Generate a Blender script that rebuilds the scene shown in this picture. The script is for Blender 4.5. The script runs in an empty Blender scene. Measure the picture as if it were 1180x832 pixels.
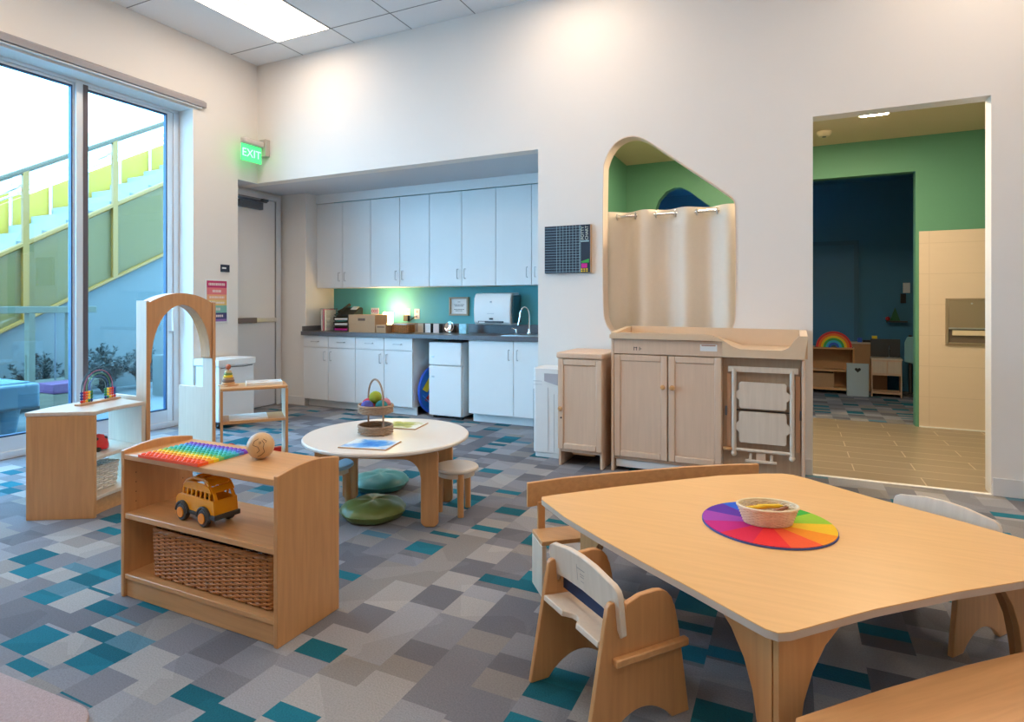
import bpy, bmesh, math, random
from mathutils import Vector, Matrix
random.seed(7)
C = bpy.context.scene.collection
PI = math.pi
R = math.radians

# ------------------------------------------------------------------ materials
def mat(name, col, rough=0.5, metal=0.0, var=0.0, vscale=30.0, bump=0.0, bscale=200.0,
        emit=None, estr=0.0, coat=0.0, alpha=None, spec=0.5):
    m = bpy.data.materials.new(name); m.use_nodes = True
    nt = m.node_tree; p = nt.nodes['Principled BSDF']
    c = (col[0], col[1], col[2], 1)
    p.inputs['Base Color'].default_value = c
    p.inputs['Roughness'].default_value = rough
    p.inputs['Metallic'].default_value = metal
    p.inputs['Specular IOR Level'].default_value = spec
    p.inputs['Coat Weight'].default_value = coat
    tc = nt.nodes.new('ShaderNodeTexCoord')
    if var > 0:
        n = nt.nodes.new('ShaderNodeTexNoise'); n.inputs['Scale'].default_value = vscale
        n.inputs['Detail'].default_value = 3
        nt.links.new(tc.outputs['Object'], n.inputs['Vector'])
        mx = nt.nodes.new('ShaderNodeMix'); mx.data_type = 'RGBA'
        mx.inputs[6].default_value = tuple(max(0, v*(1-var)) for v in col)+(1,)
        mx.inputs[7].default_value = tuple(min(1, v*(1+var)) for v in col)+(1,)
        nt.links.new(n.outputs['Fac'], mx.inputs[0]); nt.links.new(mx.outputs[2], p.inputs['Base Color'])
    if bump > 0:
        n2 = nt.nodes.new('ShaderNodeTexNoise'); n2.inputs['Scale'].default_value = bscale
        nt.links.new(tc.outputs['Object'], n2.inputs['Vector'])
        b = nt.nodes.new('ShaderNodeBump'); b.inputs['Strength'].default_value = bump
        b.inputs['Distance'].default_value = 0.01
        nt.links.new(n2.outputs['Fac'], b.inputs['Height']); nt.links.new(b.outputs['Normal'], p.inputs['Normal'])
    if emit:
        p.inputs['Emission Color'].default_value = tuple(emit)+(1,)
        p.inputs['Emission Strength'].default_value = estr
    if alpha is not None:
        p.inputs['Alpha'].default_value = alpha
    return m

def wood(name, col, rough=0.35, axis='x', amount=0.10, scale=6.0):
    m = mat(name, col, rough=rough)
    nt = m.node_tree; p = nt.nodes['Principled BSDF']
    tc = nt.nodes.new('ShaderNodeTexCoord'); mp = nt.nodes.new('ShaderNodeMapping')
    s = {'x': (0.6, 9, 9), 'y': (9, 0.6, 9), 'z': (9, 9, 0.6)}[axis]
    mp.inputs['Scale'].default_value = s
    n = nt.nodes.new('ShaderNodeTexNoise'); n.inputs['Scale'].default_value = scale
    n.inputs['Detail'].default_value = 6; n.inputs['Distortion'].default_value = 0.4
    r = nt.nodes.new('ShaderNodeValToRGB')
    r.color_ramp.elements[0].position = 0.3; r.color_ramp.elements[1].position = 0.7
    r.color_ramp.elements[0].color = (col[0]*(1-amount), col[1]*(1-amount*1.25), col[2]*(1-amount*1.5), 1)
    r.color_ramp.elements[1].color = (min(1, col[0]*(1+amount*.5)), min(1, col[1]*(1+amount*.5)), min(1, col[2]*(1+amount*.5)), 1)
    nt.links.new(tc.outputs['Object'], mp.inputs['Vector']); nt.links.new(mp.outputs['Vector'], n.inputs['Vector'])
    nt.links.new(n.outputs['Fac'], r.inputs['Fac']); nt.links.new(r.outputs['Color'], p.inputs['Base Color'])
    return m

W = {}
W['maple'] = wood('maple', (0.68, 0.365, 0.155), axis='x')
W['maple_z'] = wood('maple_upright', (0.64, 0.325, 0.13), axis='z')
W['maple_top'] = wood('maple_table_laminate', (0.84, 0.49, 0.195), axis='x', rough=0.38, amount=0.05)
W['pale'] = wood('pale_birch', (0.74, 0.62, 0.50), axis='z', rough=0.4, amount=0.06)
W['birch'] = wood('birch_ply', (0.76, 0.54, 0.385), axis='z', rough=0.42, amount=0.045)
W['edge'] = mat('plywood_edge', (0.62, 0.50, 0.40), 0.5, var=0.15, vscale=60)
W['arch'] = wood('arch_wood', (0.66, 0.33, 0.14), axis='z', rough=0.4)
W['white_top'] = mat('white_laminate', (0.82, 0.80, 0.77), 0.3, var=0.02)
W['cream_plastic'] = mat('cream_plastic', (0.74, 0.55, 0.37), 0.35, var=0.03)
W['cab'] = mat('cabinet_white', (0.80, 0.80, 0.79), 0.4, var=0.015, vscale=5)
W['seam'] = mat('shadow_gap', (0.15, 0.15, 0.16), 0.8)
W['counter'] = mat('dark_grey_laminate', (0.12, 0.12, 0.135), 0.3, var=0.25, vscale=90)
W['metal'] = mat('brushed_steel', (0.6, 0.6, 0.6), 0.3, 1.0)
W['chrome'] = mat('chrome', (0.8, 0.8, 0.8), 0.08, 1.0)
W['dark_metal'] = mat('dark_metal', (0.12, 0.13, 0.15), 0.4, 0.6)
W['alu'] = mat('anodised_aluminium', (0.78, 0.82, 0.86), 0.35, 0.5)
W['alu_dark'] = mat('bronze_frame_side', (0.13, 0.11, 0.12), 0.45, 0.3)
W['gasket'] = mat('blue_black_gasket', (0.02, 0.06, 0.14), 0.5)
W['white_paint'] = mat('white_wall_paint', (0.81, 0.77, 0.725), 0.75, var=0.015, vscale=3, bump=0.03, bscale=300)
W['ceil'] = mat('ceiling_tile', (0.86, 0.86, 0.87), 0.9, var=0.03, vscale=120, bump=0.08, bscale=400)
W['trimw'] = mat('baseboard_white', (0.72, 0.70, 0.68), 0.5)
W['teal_wall'] = mat('teal_wall_paint', (0.10, 0.42, 0.47), 0.6, var=0.02)
W['green_wall'] = mat('green_wall_paint', (0.11, 0.31, 0.20), 0.6, var=0.02)
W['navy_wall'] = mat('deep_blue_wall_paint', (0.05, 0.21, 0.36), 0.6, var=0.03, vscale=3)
W['door'] = mat('grey_white_door_paint', (0.66, 0.66, 0.68), 0.45, var=0.01)
W['dark'] = mat('black_plastic', (0.02, 0.02, 0.022), 0.35)
W['charcoal'] = mat('charcoal', (0.05, 0.052, 0.055), 0.5)
W['white'] = mat('white_plastic', (0.83, 0.83, 0.82), 0.35)
W['paper'] = mat('white_paper', (0.86, 0.85, 0.83), 0.8)
W['kraft'] = mat('kraft_cardboard', (0.50, 0.29, 0.15), 0.7, var=0.06, vscale=20)
W['curtain'] = mat('cream_curtain_cloth', (0.78, 0.70, 0.60), 0.85, var=0.03, vscale=40, bump=0.1, bscale=500)
W['wicker'] = mat('brown_wicker', (0.50, 0.20, 0.055), 0.5, var=0.45, vscale=45)
W['wicker_dark'] = mat('dark_wicker_stake', (0.16, 0.065, 0.025), 0.55, var=0.3, vscale=40)
W['rattan'] = mat('pale_rattan', (0.90, 0.72, 0.50), 0.55, var=0.2, vscale=60)
W['seagrass'] = mat('seagrass', (0.36, 0.25, 0.17), 0.7, var=0.35, vscale=80)
W['white_wicker'] = mat('whitewashed_wicker', (0.80, 0.76, 0.70), 0.7, var=0.15, vscale=60)
W['bus'] = mat('orange_yellow_toy_plastic', (0.95, 0.37, 0.005), 0.35)
W['hub'] = mat('orange_hub_plastic', (0.90, 0.30, 0.015), 0.35)
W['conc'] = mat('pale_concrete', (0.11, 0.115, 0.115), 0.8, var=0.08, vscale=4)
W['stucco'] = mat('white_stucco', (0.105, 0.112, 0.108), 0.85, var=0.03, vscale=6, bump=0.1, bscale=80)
W['yellow'] = mat('yellow_painted_steel', (0.24, 0.10, 0.002), 0.45)
W['yellow_soft'] = mat('yellow_panel', (0.45, 0.25, 0.012), 0.5)
W['screen'] = mat('yellow_green_perforated_screen', (0.13, 0.075, 0.003), 0.5, alpha=0.84, var=0.05, vscale=2)
W['green_wood'] = mat('weathered_green_timber', (0.09, 0.09, 0.06), 0.7, var=0.1, vscale=8)
W['bluetoy'] = mat('blue_outdoor_plastic', (0.06, 0.11, 0.14), 0.4)
W['leaf'] = mat('grey_green_leaf', (0.018, 0.03, 0.027), 0.6, var=0.5, vscale=8)
W['stem'] = mat('brown_stem', (0.10, 0.08, 0.05), 0.8)
W['rug'] = mat('dusty_pink_rug', (0.44, 0.34, 0.34), 0.95, var=0.25, vscale=120, bump=0.6, bscale=250)
W['olive'] = mat('olive_satin_cushion', (0.17, 0.22, 0.06), 0.35, var=0.25, vscale=9, bump=0.25, bscale=14)
W['teal_cush'] = mat('teal_satin_cushion', (0.07, 0.27, 0.25), 0.35, var=0.25, vscale=9, bump=0.25, bscale=14)
W['blue_seat'] = mat('pale_blue_seat', (0.38, 0.55, 0.68), 0.4)
def flat(name, c, rough=0.45): return mat(name, c, rough)
RED = flat('red_plastic', (0.72, 0.03, 0.03)); ORANGE = flat('orange_plastic', (0.92, 0.18, 0.02))
YEL = flat('yellow_plastic', (0.92, 0.62, 0.02)); LIME = flat('lime_plastic', (0.35, 0.55, 0.05))
GRN = flat('green_plastic', (0.05, 0.42, 0.08)); TEAL = flat('teal_plastic', (0.02, 0.48, 0.42))
CYAN = flat('cyan_plastic', (0.05, 0.50, 0.75)); BLUE = flat('blue_plastic', (0.03, 0.12, 0.65))
PUR = flat('purple_plastic', (0.20, 0.06, 0.62)); MAG = flat('magenta_plastic', (0.60, 0.02, 0.32))
PINK = flat('pink_plastic', (0.80, 0.30, 0.38)); INK = flat('black_ink', (0.03, 0.02, 0.02))

def glass_mat(name, tint, gl=0.06):
    m = bpy.data.materials.new(name); m.use_nodes = True; nt = m.node_tree
    for n in list(nt.nodes): nt.nodes.remove(n)
    o = nt.nodes.new('ShaderNodeOutputMaterial'); t = nt.nodes.new('ShaderNodeBsdfTransparent')
    g = nt.nodes.new('ShaderNodeBsdfGlossy'); mx = nt.nodes.new('ShaderNodeMixShader')
    t.inputs['Color'].default_value = tuple(tint)+(1,); g.inputs['Roughness'].default_value = 0.02
    mx.inputs[0].default_value = gl
    nt.links.new(t.outputs[0], mx.inputs[1]); nt.links.new(g.outputs[0], mx.inputs[2]); nt.links.new(mx.outputs[0], o.inputs[0])
    return m
W['glass'] = glass_mat('blue_tinted_window_glass', (0.60, 0.85, 1.0))
W['clear'] = glass_mat('clear_acrylic', (0.93, 0.95, 0.96), 0.1)

def carpet_mat():
    m = mat('carpet_tile', (0.3, 0.3, 0.32), 0.95); nt = m.node_tree; p = nt.nodes['Principled BSDF']; L = nt.links.new
    g = nt.nodes.new('ShaderNodeNewGeometry'); sp = nt.nodes.new('ShaderNodeSeparateXYZ'); L(g.outputs['Position'], sp.inputs[0])
    def math_(op, a, b=None, c=None):
        n = nt.nodes.new('ShaderNodeMath'); n.operation = op
        for i, v in enumerate((a, b, c)):
            if v is None: continue
            if isinstance(v, (int, float)): n.inputs[i].default_value = v
            else: L(v, n.inputs[i])
        return n.outputs[0]
    col = math_('FLOOR', math_('DIVIDE', math_('ADD', sp.outputs['X'], 20.031), 0.162))
    def vor(scale, mul, add):
        v = nt.nodes.new('ShaderNodeTexVoronoi'); v.voronoi_dimensions = '1D'; v.inputs['Scale'].default_value = 1
        w = math_('ADD', math_('MULTIPLY', sp.outputs['Y'], scale), math_('MULTIPLY_ADD', col, mul, add)); L(w, v.inputs['W'])
        return v
    v1 = vor(6.8, 37.31, 11.7)
    sc = nt.nodes.new('ShaderNodeSeparateColor'); L(v1.outputs['Color'], sc.inputs[0])
    ramp = nt.nodes.new('ShaderNodeValToRGB'); ramp.color_ramp.interpolation = 'CONSTANT'
    cols = [(0.0, (0.15, 0.15, 0.172)), (0.18, (0.225, 0.228, 0.255)), (0.38, (0.285, 0.288, 0.312)),
            (0.56, (0.19, 0.19, 0.215)), (0.70, (0.345, 0.33, 0.325)), (0.84, (0.25, 0.235, 0.228))]
    e = ramp.color_ramp.elements
    e[0].position = 0; e[0].color = cols[0][1]+(1,); e[1].position = cols[1][0]; e[1].color = cols[1][1]+(1,)
    for ps, c in cols[2:]:
        q = e.new(ps); q.color = c+(1,)
    L(sc.outputs[0], ramp.inputs[0])
    # teal pieces cluster in drifts
    cv = nt.nodes.new('ShaderNodeCombineXYZ'); L(math_('MULTIPLY', col, 0.55), cv.inputs[0]); L(math_('MULTIPLY', sp.outputs['Y'], 0.42), cv.inputs[1])
    ns = nt.nodes.new('ShaderNodeTexNoise'); ns.inputs['Scale'].default_value = 2.3; ns.inputs['Detail'].default_value = 1
    L(cv.outputs[0], ns.inputs['Vector'])
    v2 = vor(13.0, 71.7, 3.3); sc2 = nt.nodes.new('ShaderNodeSeparateColor'); L(v2.outputs['Color'], sc2.inputs[0])
    teal = math_('GREATER_THAN', math_('ADD', sc2.outputs[1], math_('MULTIPLY', ns.outputs['Fac'], 1.5)), 1.65)
    tr = nt.nodes.new('ShaderNodeValToRGB'); tr.color_ramp.interpolation = 'CONSTANT'
    t = tr.color_ramp.elements; t[0].position = 0; t[0].color = (0.010, 0.15, 0.21, 1); t[1].position = 0.45; t[1].color = (0.09, 0.20, 0.26, 1)
    q = t.new(0.62); q.color = (0.007, 0.11, 0.155, 1)
    L(sc2.outputs[2], tr.inputs[0])
    mx = nt.nodes.new('ShaderNodeMix'); mx.data_type = 'RGBA'; L(teal, mx.inputs[0]); L(ramp.outputs[0], mx.inputs[6]); L(tr.outputs[0], mx.inputs[7])
    # overprinted angular patches
    vo = nt.nodes.new('ShaderNodeTexVoronoi'); vo.inputs['Scale'].default_value = 4.2
    L(g.outputs['Position'], vo.inputs['Vector']); s3 = nt.nodes.new('ShaderNodeSeparateColor'); L(vo.outputs['Color'], s3.inputs[0])
    f = math_('MULTIPLY_ADD', math_('GREATER_THAN', s3.outputs[0], 0.6), -0.10, 1.0)
    # yarn grain
    n3 = nt.nodes.new('ShaderNodeTexNoise'); n3.inputs['Scale'].default_value = 170; n3.inputs['Detail'].default_value = 2
    L(g.outputs['Position'], n3.inputs['Vector'])
    f2 = math_('MULTIPLY', f, math_('MULTIPLY_ADD', n3.outputs['Fac'], 0.5, 0.75))
    vm = nt.nodes.new('ShaderNodeVectorMath'); vm.operation = 'SCALE'; L(mx.outputs[2], vm.inputs[0]); L(f2, vm.inputs['Scale'])
    L(vm.outputs[0], p.inputs['Base Color'])
    b = nt.nodes.new('ShaderNodeBump'); b.inputs['Strength'].default_value = 0.5; b.inputs['Distance'].default_value = 0.005
    L(n3.outputs['Fac'], b.inputs['Height']); L(b.outputs['Normal'], p.inputs['Normal'])
    p.inputs['Specular IOR Level'].default_value = 0.25
    return m
W['carpet'] = carpet_mat()

def brick_mat(name, c1, c2, mortar, w, h, msize, rough=0.4, axis='xy', off=0.5, nv=0.3):
    m = mat(name, c1, rough); nt = m.node_tree; p = nt.nodes['Principled BSDF']; L = nt.links.new
    g = nt.nodes.new('ShaderNodeNewGeometry'); sp = nt.nodes.new('ShaderNodeSeparateXYZ'); L(g.outputs['Position'], sp.inputs[0])
    cb = nt.nodes.new('ShaderNodeCombineXYZ'); L(sp.outputs['X'], cb.inputs[0]); L(sp.outputs['Y' if axis == 'xy' else 'Z'], cb.inputs[1])
    b = nt.nodes.new('ShaderNodeTexBrick'); L(cb.outputs[0], b.inputs['Vector'])
    b.inputs['Color1'].default_value = c1+(1,); b.inputs['Color2'].default_value = c2+(1,); b.inputs['Mortar'].default_value = mortar+(1,)
    b.inputs['Scale'].default_value = 1; b.inputs['Brick Width'].default_value = w; b.inputs['Row Height'].default_value = h
    b.inputs['Mortar Size'].default_value = msize; b.offset = off
    n = nt.nodes.new('ShaderNodeTexNoise'); n.inputs['Scale'].default_value = 5; n.inputs['Detail'].default_value = 4
    mp = nt.nodes.new('ShaderNodeMapping'); mp.inputs['Scale'].default_value = (0.6, 5, 5); L(g.outputs['Position'], mp.inputs[0]); L(mp.outputs[0], n.inputs['Vector'])
    mm = nt.nodes.new('ShaderNodeMath'); mm.operation = 'MULTIPLY_ADD'; L(n.outputs['Fac'], mm.inputs[0]); mm.inputs[1].default_value = nv; mm.inputs[2].default_value = 1-nv/2
    vm = nt.nodes.new('ShaderNodeVectorMath'); vm.operation = 'SCALE'; L(b.outputs['Color'], vm.inputs[0]); L(mm.outputs[0], vm.inputs['Scale'])
    L(vm.outputs[0], p.inputs['Base Color'])
    return m
W['plank'] = brick_mat('brown_plank_tile', (0.29, 0.225, 0.15), (0.33, 0.255, 0.17), (0.62, 0.52, 0.40), 0.80, 0.205, 0.004, 0.32)
W['cream_tile'] = brick_mat('cream_wall_tile', (0.74, 0.60, 0.47), (0.74, 0.60, 0.47), (0.66, 0.53, 0.41), 0.6, 0.3, 0.003, 0.25, 'xz', 0.0, 0.05)

# ------------------------------------------------------------------ mesh helper
class MB:
    def __init__(s): s.bm = bmesh.new(); s.mi = 0
    def _f(s, vs):
        try:
            f = s.bm.faces.new(vs); f.material_index = s.mi; return f
        except ValueError: return None
    def box(s, x0, x1, y0, y1, z0, z1, M=None):
        P = [(x0,y0,z0),(x1,y0,z0),(x1,y1,z0),(x0,y1,z0),(x0,y0,z1),(x1,y0,z1),(x1,y1,z1),(x0,y1,z1)]
        v = [s.bm.verts.new((M @ Vector(p)) if M else p) for p in P]
        for q in ((0,3,2,1),(4,5,6,7),(0,1,5,4),(1,2,6,5),(2,3,7,6),(3,0,4,7)): s._f([v[i] for i in q])
        return s
    def prism(s, pts, a, b, axis='z', M=None):
        def p3(u, v, w): return {'z': (u, v, w), 'y': (u, w, v), 'x': (w, u, v)}[axis]
        A = [s.bm.verts.new((M @ Vector(p3(u, v, a))) if M else p3(u, v, a)) for u, v in pts]
        B = [s.bm.verts.new((M @ Vector(p3(u, v, b))) if M else p3(u, v, b)) for u, v in pts]
        s._f(A[::-1]); s._f(B); n = len(pts)
        for i in range(n): s._f([A[i], A[(i+1) % n], B[(i+1) % n], B[i]])
        return s
    def cyl(s, p0, p1, r0, r1=None, n=16, caps=True):
        if r1 is None: r1 = r0
        return s.tube([p0, p1], [r0, r1], n, caps=caps)
    def tube(s, path, r, n=8, closed=False, caps=True):
        P = [Vector(p) for p in path]; m = len(P)
        rr = r if isinstance(r, (list, tuple)) else [r]*m
        rings = []; up = None
        for i in range(m):
            if closed: d = P[(i+1) % m]-P[i-1]
            else: d = P[min(i+1, m-1)]-P[max(i-1, 0)]
            if d.length < 1e-9: d = Vector((0, 0, 1))
            d.normalize()
            if up is None:
                up = Vector((0, 0, 1)) if abs(d.z) < 0.9 else Vector((1, 0, 0))
            x = up - d*up.dot(d)
            if x.length < 1e-6: x = d.orthogonal()
            x.normalize(); y = d.cross(x); up = x
            rings.append([s.bm.verts.new(P[i]+(x*math.cos(2*PI*k/n)+y*math.sin(2*PI*k/n))*rr[i]) for k in range(n)])
        for i in range(m if closed else m-1):
            a, b = rings[i], rings[(i+1) % m]
            for k in range(n): s._f([a[k], a[(k+1) % n], b[(k+1) % n], b[k]])
        if not closed and caps: s._f(rings[0][::-1]); s._f(rings[-1])
        return s
    def lathe(s, prof, n=32, c=(0, 0), sx=1, sy=1, cap=True):
        rings = []
        for r, z in prof:
            if r < 1e-6: rings.append([s.bm.verts.new((c[0], c[1], z))])
            else: rings.append([s.bm.verts.new((c[0]+r*sx*math.cos(2*PI*k/n), c[1]+r*sy*math.sin(2*PI*k/n), z)) for k in range(n)])
        for a, b in zip(rings, rings[1:]):
            for k in range(n):
                if len(a) == 1 and len(b) == 1: continue
                if len(a) == 1: s._f([a[0], b[k], b[(k+1) % n]])
                elif len(b) == 1: s._f([a[k], a[(k+1) % n], b[0]])
                else: s._f([a[k], a[(k+1) % n], b[(k+1) % n], b[k]])
        if cap:
            if len(rings[0]) > 1: s._f(rings[0][::-1])
            if len(rings[-1]) > 1: s._f(rings[-1])
        return s
    def ball(s, c, r, n=20, sz=1.0):
        k = n//2
        s.lathe([(r*math.sin(PI*i/k), c[2]-r*sz*math.cos(PI*i/k)) for i in range(k+1)], n, (c[0], c[1])); return s
    def build(s, name, m, parent=None, bevel=0.0, smooth=True, seg=2):
        bm = s.bm
        bmesh.ops.recalc_face_normals(bm, faces=bm.faces)
        me = bpy.data.meshes.new(name); bm.to_mesh(me); bm.free()
        for x in (m if isinstance(m, (list, tuple)) else [m]): me.materials.append(x)
        if smooth:
            me.polygons.foreach_set('use_smooth', [True]*len(me.polygons)); me.set_sharp_from_angle(angle=R(35))
        o = bpy.data.objects.new(name, me); C.objects.link(o)
        if parent: o.parent = parent
        if bevel > 0:
            b = o.modifiers.new('bevel', 'BEVEL'); b.width = bevel; b.segments = seg; b.limit_method = 'ANGLE'; b.angle_limit = R(40)
            b.harden_normals = False
        return o

def thing(name, label, cat, loc=(0, 0, 0), rz=0.0, group=None):
    o = bpy.data.objects.new(name, None); o.empty_display_size = 0.05; C.objects.link(o)
    o.location = loc; o.rotation_euler = (0, 0, rz); return tag(o, label, cat, group)
def tag(o, label, cat, group=None):
    o['label'] = label; o['category'] = cat
    if group: o['group'] = group
    return o
def struct(name, mb, m, label, cat='wall', bevel=0.0):
    o = mb.build(name, m, None, bevel, smooth=False); o['kind'] = 'structure'; o['label'] = label; o['category'] = cat; return o
def copy_tree(src, loc=None, rz=None, label=None, group=None):
    def cp(o, par):
        c = o.copy(); C.objects.link(c); c.parent = par
        for ch in list(o.children): cp(ch, c)
        return c
    c = cp(src, None)
    if loc is not None: c.location = loc
    if rz is not None: c.rotation_euler = (0, 0, rz)
    if label: c['label'] = label
    if group: c['group'] = group
    return c
def text_part(name, s, size, m, parent, M, extrude=0.0006, align='CENTER'):
    cu = bpy.data.curves.new(name, 'FONT'); cu.body = s; cu.size = size; cu.extrude = extrude; cu.align_x = align; cu.align_y = 'CENTER'
    t = bpy.data.objects.new(name, cu); C.objects.link(t)
    me = bpy.data.meshes.new_from_object(t); bpy.data.objects.remove(t); me.name = name
    me.materials.clear(); me.materials.append(m)
    o = bpy.data.objects.new(name, me); C.objects.link(o); o.parent = parent; o.matrix_local = M; return o
def arc(cx, cy, r, a0, a1, n): return [(cx+r*math.cos(R(a0+(a1-a0)*i/n)), cy+r*math.sin(R(a0+(a1-a0)*i/n))) for i in range(n+1)]
def rrect(x0, x1, y0, y1, r, n=6):
    return arc(x1-r, y0+r, r, -90, 0, n)+arc(x1-r, y1-r, r, 0, 90, n)+arc(x0+r, y1-r, r, 90, 180, n)+arc(x0+r, y0+r, r, 180, 270, n)
def path_len_resample(pts, n):
    P = [Vector((p[0], p[1], 0)) for p in pts]; m = len(P); d = [0]
    for i in range(m): d.append(d[-1]+(P[(i+1) % m]-P[i]).length)
    out = []; j = 0
    for k in range(n):
        t = d[-1]*k/n
        while d[j+1] < t: j += 1
        f = (t-d[j])/max(1e-9, d[j+1]-d[j]); a = P[j].lerp(P[(j+1) % m], f); b = P[(j+1) % m]-P[j]; b.normalize()
        out.append((a, Vector((b.y, -b.x, 0))))
    return out
def weave(mb, pts, z0, z1, rows, stakes, r, amp, flare=0.0, sub=4, n=5):
    N = stakes*sub if stakes % 2 == 0 else (stakes+1)*sub
    base = path_len_resample(pts, N); cen = Vector((0, 0, 0))
    for a, _ in base: cen += a
    cen /= N
    for k in range(rows):
        z = z0+(z1-z0)*(k+0.5)/rows; fl = 1+flare*(z-z0)/(z1-z0)
        path = []
        for i, (a, nn) in enumerate(base):
            w = math.cos(PI*i/sub+PI*(k % 2))*amp
            q = cen+(a-cen)*fl+nn*w; path.append((q.x, q.y, z+random.uniform(-.0004, .0004)))
        mb.tube(path, r, n, closed=True)
def stakes_(mb, pts, z0, z1, stakes, r, flare=0.0):
    if stakes % 2: stakes += 1
    base = path_len_resample(pts, stakes); cen = Vector((0, 0, 0))
    for a, _ in base: cen += a
    cen /= len(base)
    for a, nn in base:
        b = cen+(a-cen)*(1+flare); mb.cyl((a.x, a.y, z0), (b.x, b.y, z1), r, n=6)

# ------------------------------------------------------------------ room dimensions
XL = -5.315; YB = 4.67; YB2 = 4.80; ZC = 3.82; ZO = 2.53
XR = 3.2; YF = -3.0
# floors
struct('floor', MB().box(-5.66, XR, YF, YB, -0.08, 0.0).box(-5.66, -1.92, YB, 5.82, -0.08, 0.0).box(-1.92, XR, YB, YB+.02, -.08, 0), W['carpet'], 'patterned grey and teal carpet tile floor', 'floor')
struct('floor_bathroom', MB().box(-1.80, 2.4, YB+.02, 7.05, -0.08, 0.0), W['plank'], 'brown plank tile floor beyond the right doorway', 'floor')
struct('floor_far_room', MB().box(-2.4, 3.2, 7.05, 9.9, -0.08, 0.0), W['carpet'], 'carpet of the dark room beyond', 'floor')
struct('trim_1', MB().box(0.126, 1.13, YB-0.012, YB+0.02, 0, 0.004), W['paper'], 'pale threshold strip at the right doorway', 'threshold')
# ceiling
struct('ceiling', MB().box(-5.62, XR, YF, YB2, ZC, ZC+0.08), W['ceil'], 'white tiled ceiling', 'ceiling')
g = MB()
for k in range(0, 12):
    x = -4.646+0.687*k
    g.box(x-0.004, x+0.004, YF, YB-.001, ZC-0.003, ZC-.0005)
for k in range(0, 7):
    y = 4.333-1.073*k
    g.box(XL+.001, XR, y-0.004, y+0.004, ZC-0.003, ZC-.0005)
struct('trim_2', g, mat('grey_ceiling_reveal', (0.28, 0.28, 0.29), 0.7), 'thin grey ceiling tile grid', 'ceiling grid')
# left wall with window opening y 0.3..3.90, z 0..3.12
WY0, WY1, WZ1 = 0.25, 3.90, 3.12
struct('wall_left', MB().box(-5.65, XL, YF, WY0, 0, ZC).box(-5.65, XL, WY1, 4.42, 0, ZC).box(-5.65, XL, WY0, WY1, WZ1, ZC)
       .box(-5.65, XL, 4.42, YB, ZO, ZC), W['white_paint'], 'white wall holding the large sliding glass door')
# back wall: header over alcove, solid parts, doorway, shaped hole
hole = [(-1.405, 1.15), (-1.40, 2.30), (-1.385, 2.37), (-1.354, 2.442), (-1.297, 2.510), (-1.226, 2.543), (-1.144, 2.547), (-1.074, 2.519), (-1.005, 2.472),
        (-0.832, 2.336), (-0.431, 2.023), (-0.396, 1.983), (-0.380, 1.93), (-0.380, 1.11), (-0.398, 1.03), (-0.45, .96), (-.53, .925), (-1.22, .925), (-1.304, .950), (-1.37, 1.02)]
def chaikin(p, k):
    for _ in range(k):
        q = []
        for i in range(len(p)):
            a_, c_ = p[i], p[(i+1) % len(p)]
            q += [(a_[0]*.75+c_[0]*.25, a_[1]*.75+c_[1]*.25), (a_[0]*.25+c_[0]*.75, a_[1]*.25+c_[1]*.75)]
        p = q
    return p
hole = chaikin(hole, 2); nh = len(hole)
it = min(range(nh), key=lambda i: abs(hole[i][0]+1.144)+(0 if hole[i][1] > 2 else 9))
ib = min(range(nh), key=lambda i: abs(hole[i][0]+1.10)+(0 if hole[i][1] < 1 else 9))
lp_ = []; i = it
while True:
    lp_.append(hole[i])
    if i == ib: break
    i = (i-1) % nh
rp_ = []; i = ib
while True:
    rp_.append(hole[i])
    if i == it: break
    i = (i-1) % nh
L_ = [(-1.97, 0), (-1.97, ZC), (hole[it][0], ZC)]+lp_+[(hole[ib][0], 0)]
R_ = [(hole[ib][0], 0)]+rp_+[(hole[it][0], ZC), (0.126, ZC), (0.126, 0)]
def clean(pts):
    out = []
    for p in pts:
        if not out or (abs(p[0]-out[-1][0])+abs(p[1]-out[-1][1])) > 1e-6: out.append(p)
    return out
wb = MB().box(-5.65, -1.97, YB, YB2, ZO, ZC).prism(clean(L_), YB, YB2, 'y').prism(clean(R_), YB, YB2, 'y')
wb.box(0.126, 1.13, YB, YB2, 2.522, ZC).box(1.13, XR, YB, YB2, 0, ZC)
struct('wall_back', wb, W['white_paint'], 'white wall with the alcove, the shaped opening and the right doorway')
# wood-toned liner of the shaped opening
lin = MB(); hc = (-0.89, 1.7)
oo = [(x, z) for x, z in hole]; ii = [(x+(hc[0]-x)*0.012, z+(hc[1]-z)*0.008) for x, z in hole]
n = len(hole)
A = [[lin.bm.verts.new((p[0], y, p[1])) for p in L] for (L, y) in ((oo, YB-.004), (ii, YB-.004), (ii, YB2+.004), (oo, YB2+.004))]
for i in range(n):
    j = (i+1) % n
    for k in range(4): lin._f([A[k][i], A[k][j], A[(k+1) % 4][j], A[(k+1) % 4][i]])
struct('trim_3', lin, mat('beige_opening_liner', (0.78, 0.64, 0.52), 0.6), 'beige liner around the shaped opening', 'opening trim')
struct('wall_right', MB().box(XR, XR+.12, YF, YB2, 0, ZC), W['white_paint'], 'white right hand wall')
struct('wall_front', MB().box(-5.65, XR+.12, YF-.12, YF, 0, ZC), W['white_paint'], 'white wall behind the viewer')
struct('baseboard_back', MB().box(-1.965, -.0+.12, YB-.014, YB-.0005, 0, .11).box(1.135, XR, YB-.014, YB-.0005, 0, .11), W['trimw'], 'white baseboard of the back wall', 'baseboard')
struct('baseboard_left', MB().box(XL+.0005, XL+.014, 3.905, 4.42, 0, .11), W['trimw'], 'white baseboard by the sliding door', 'baseboard')
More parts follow.
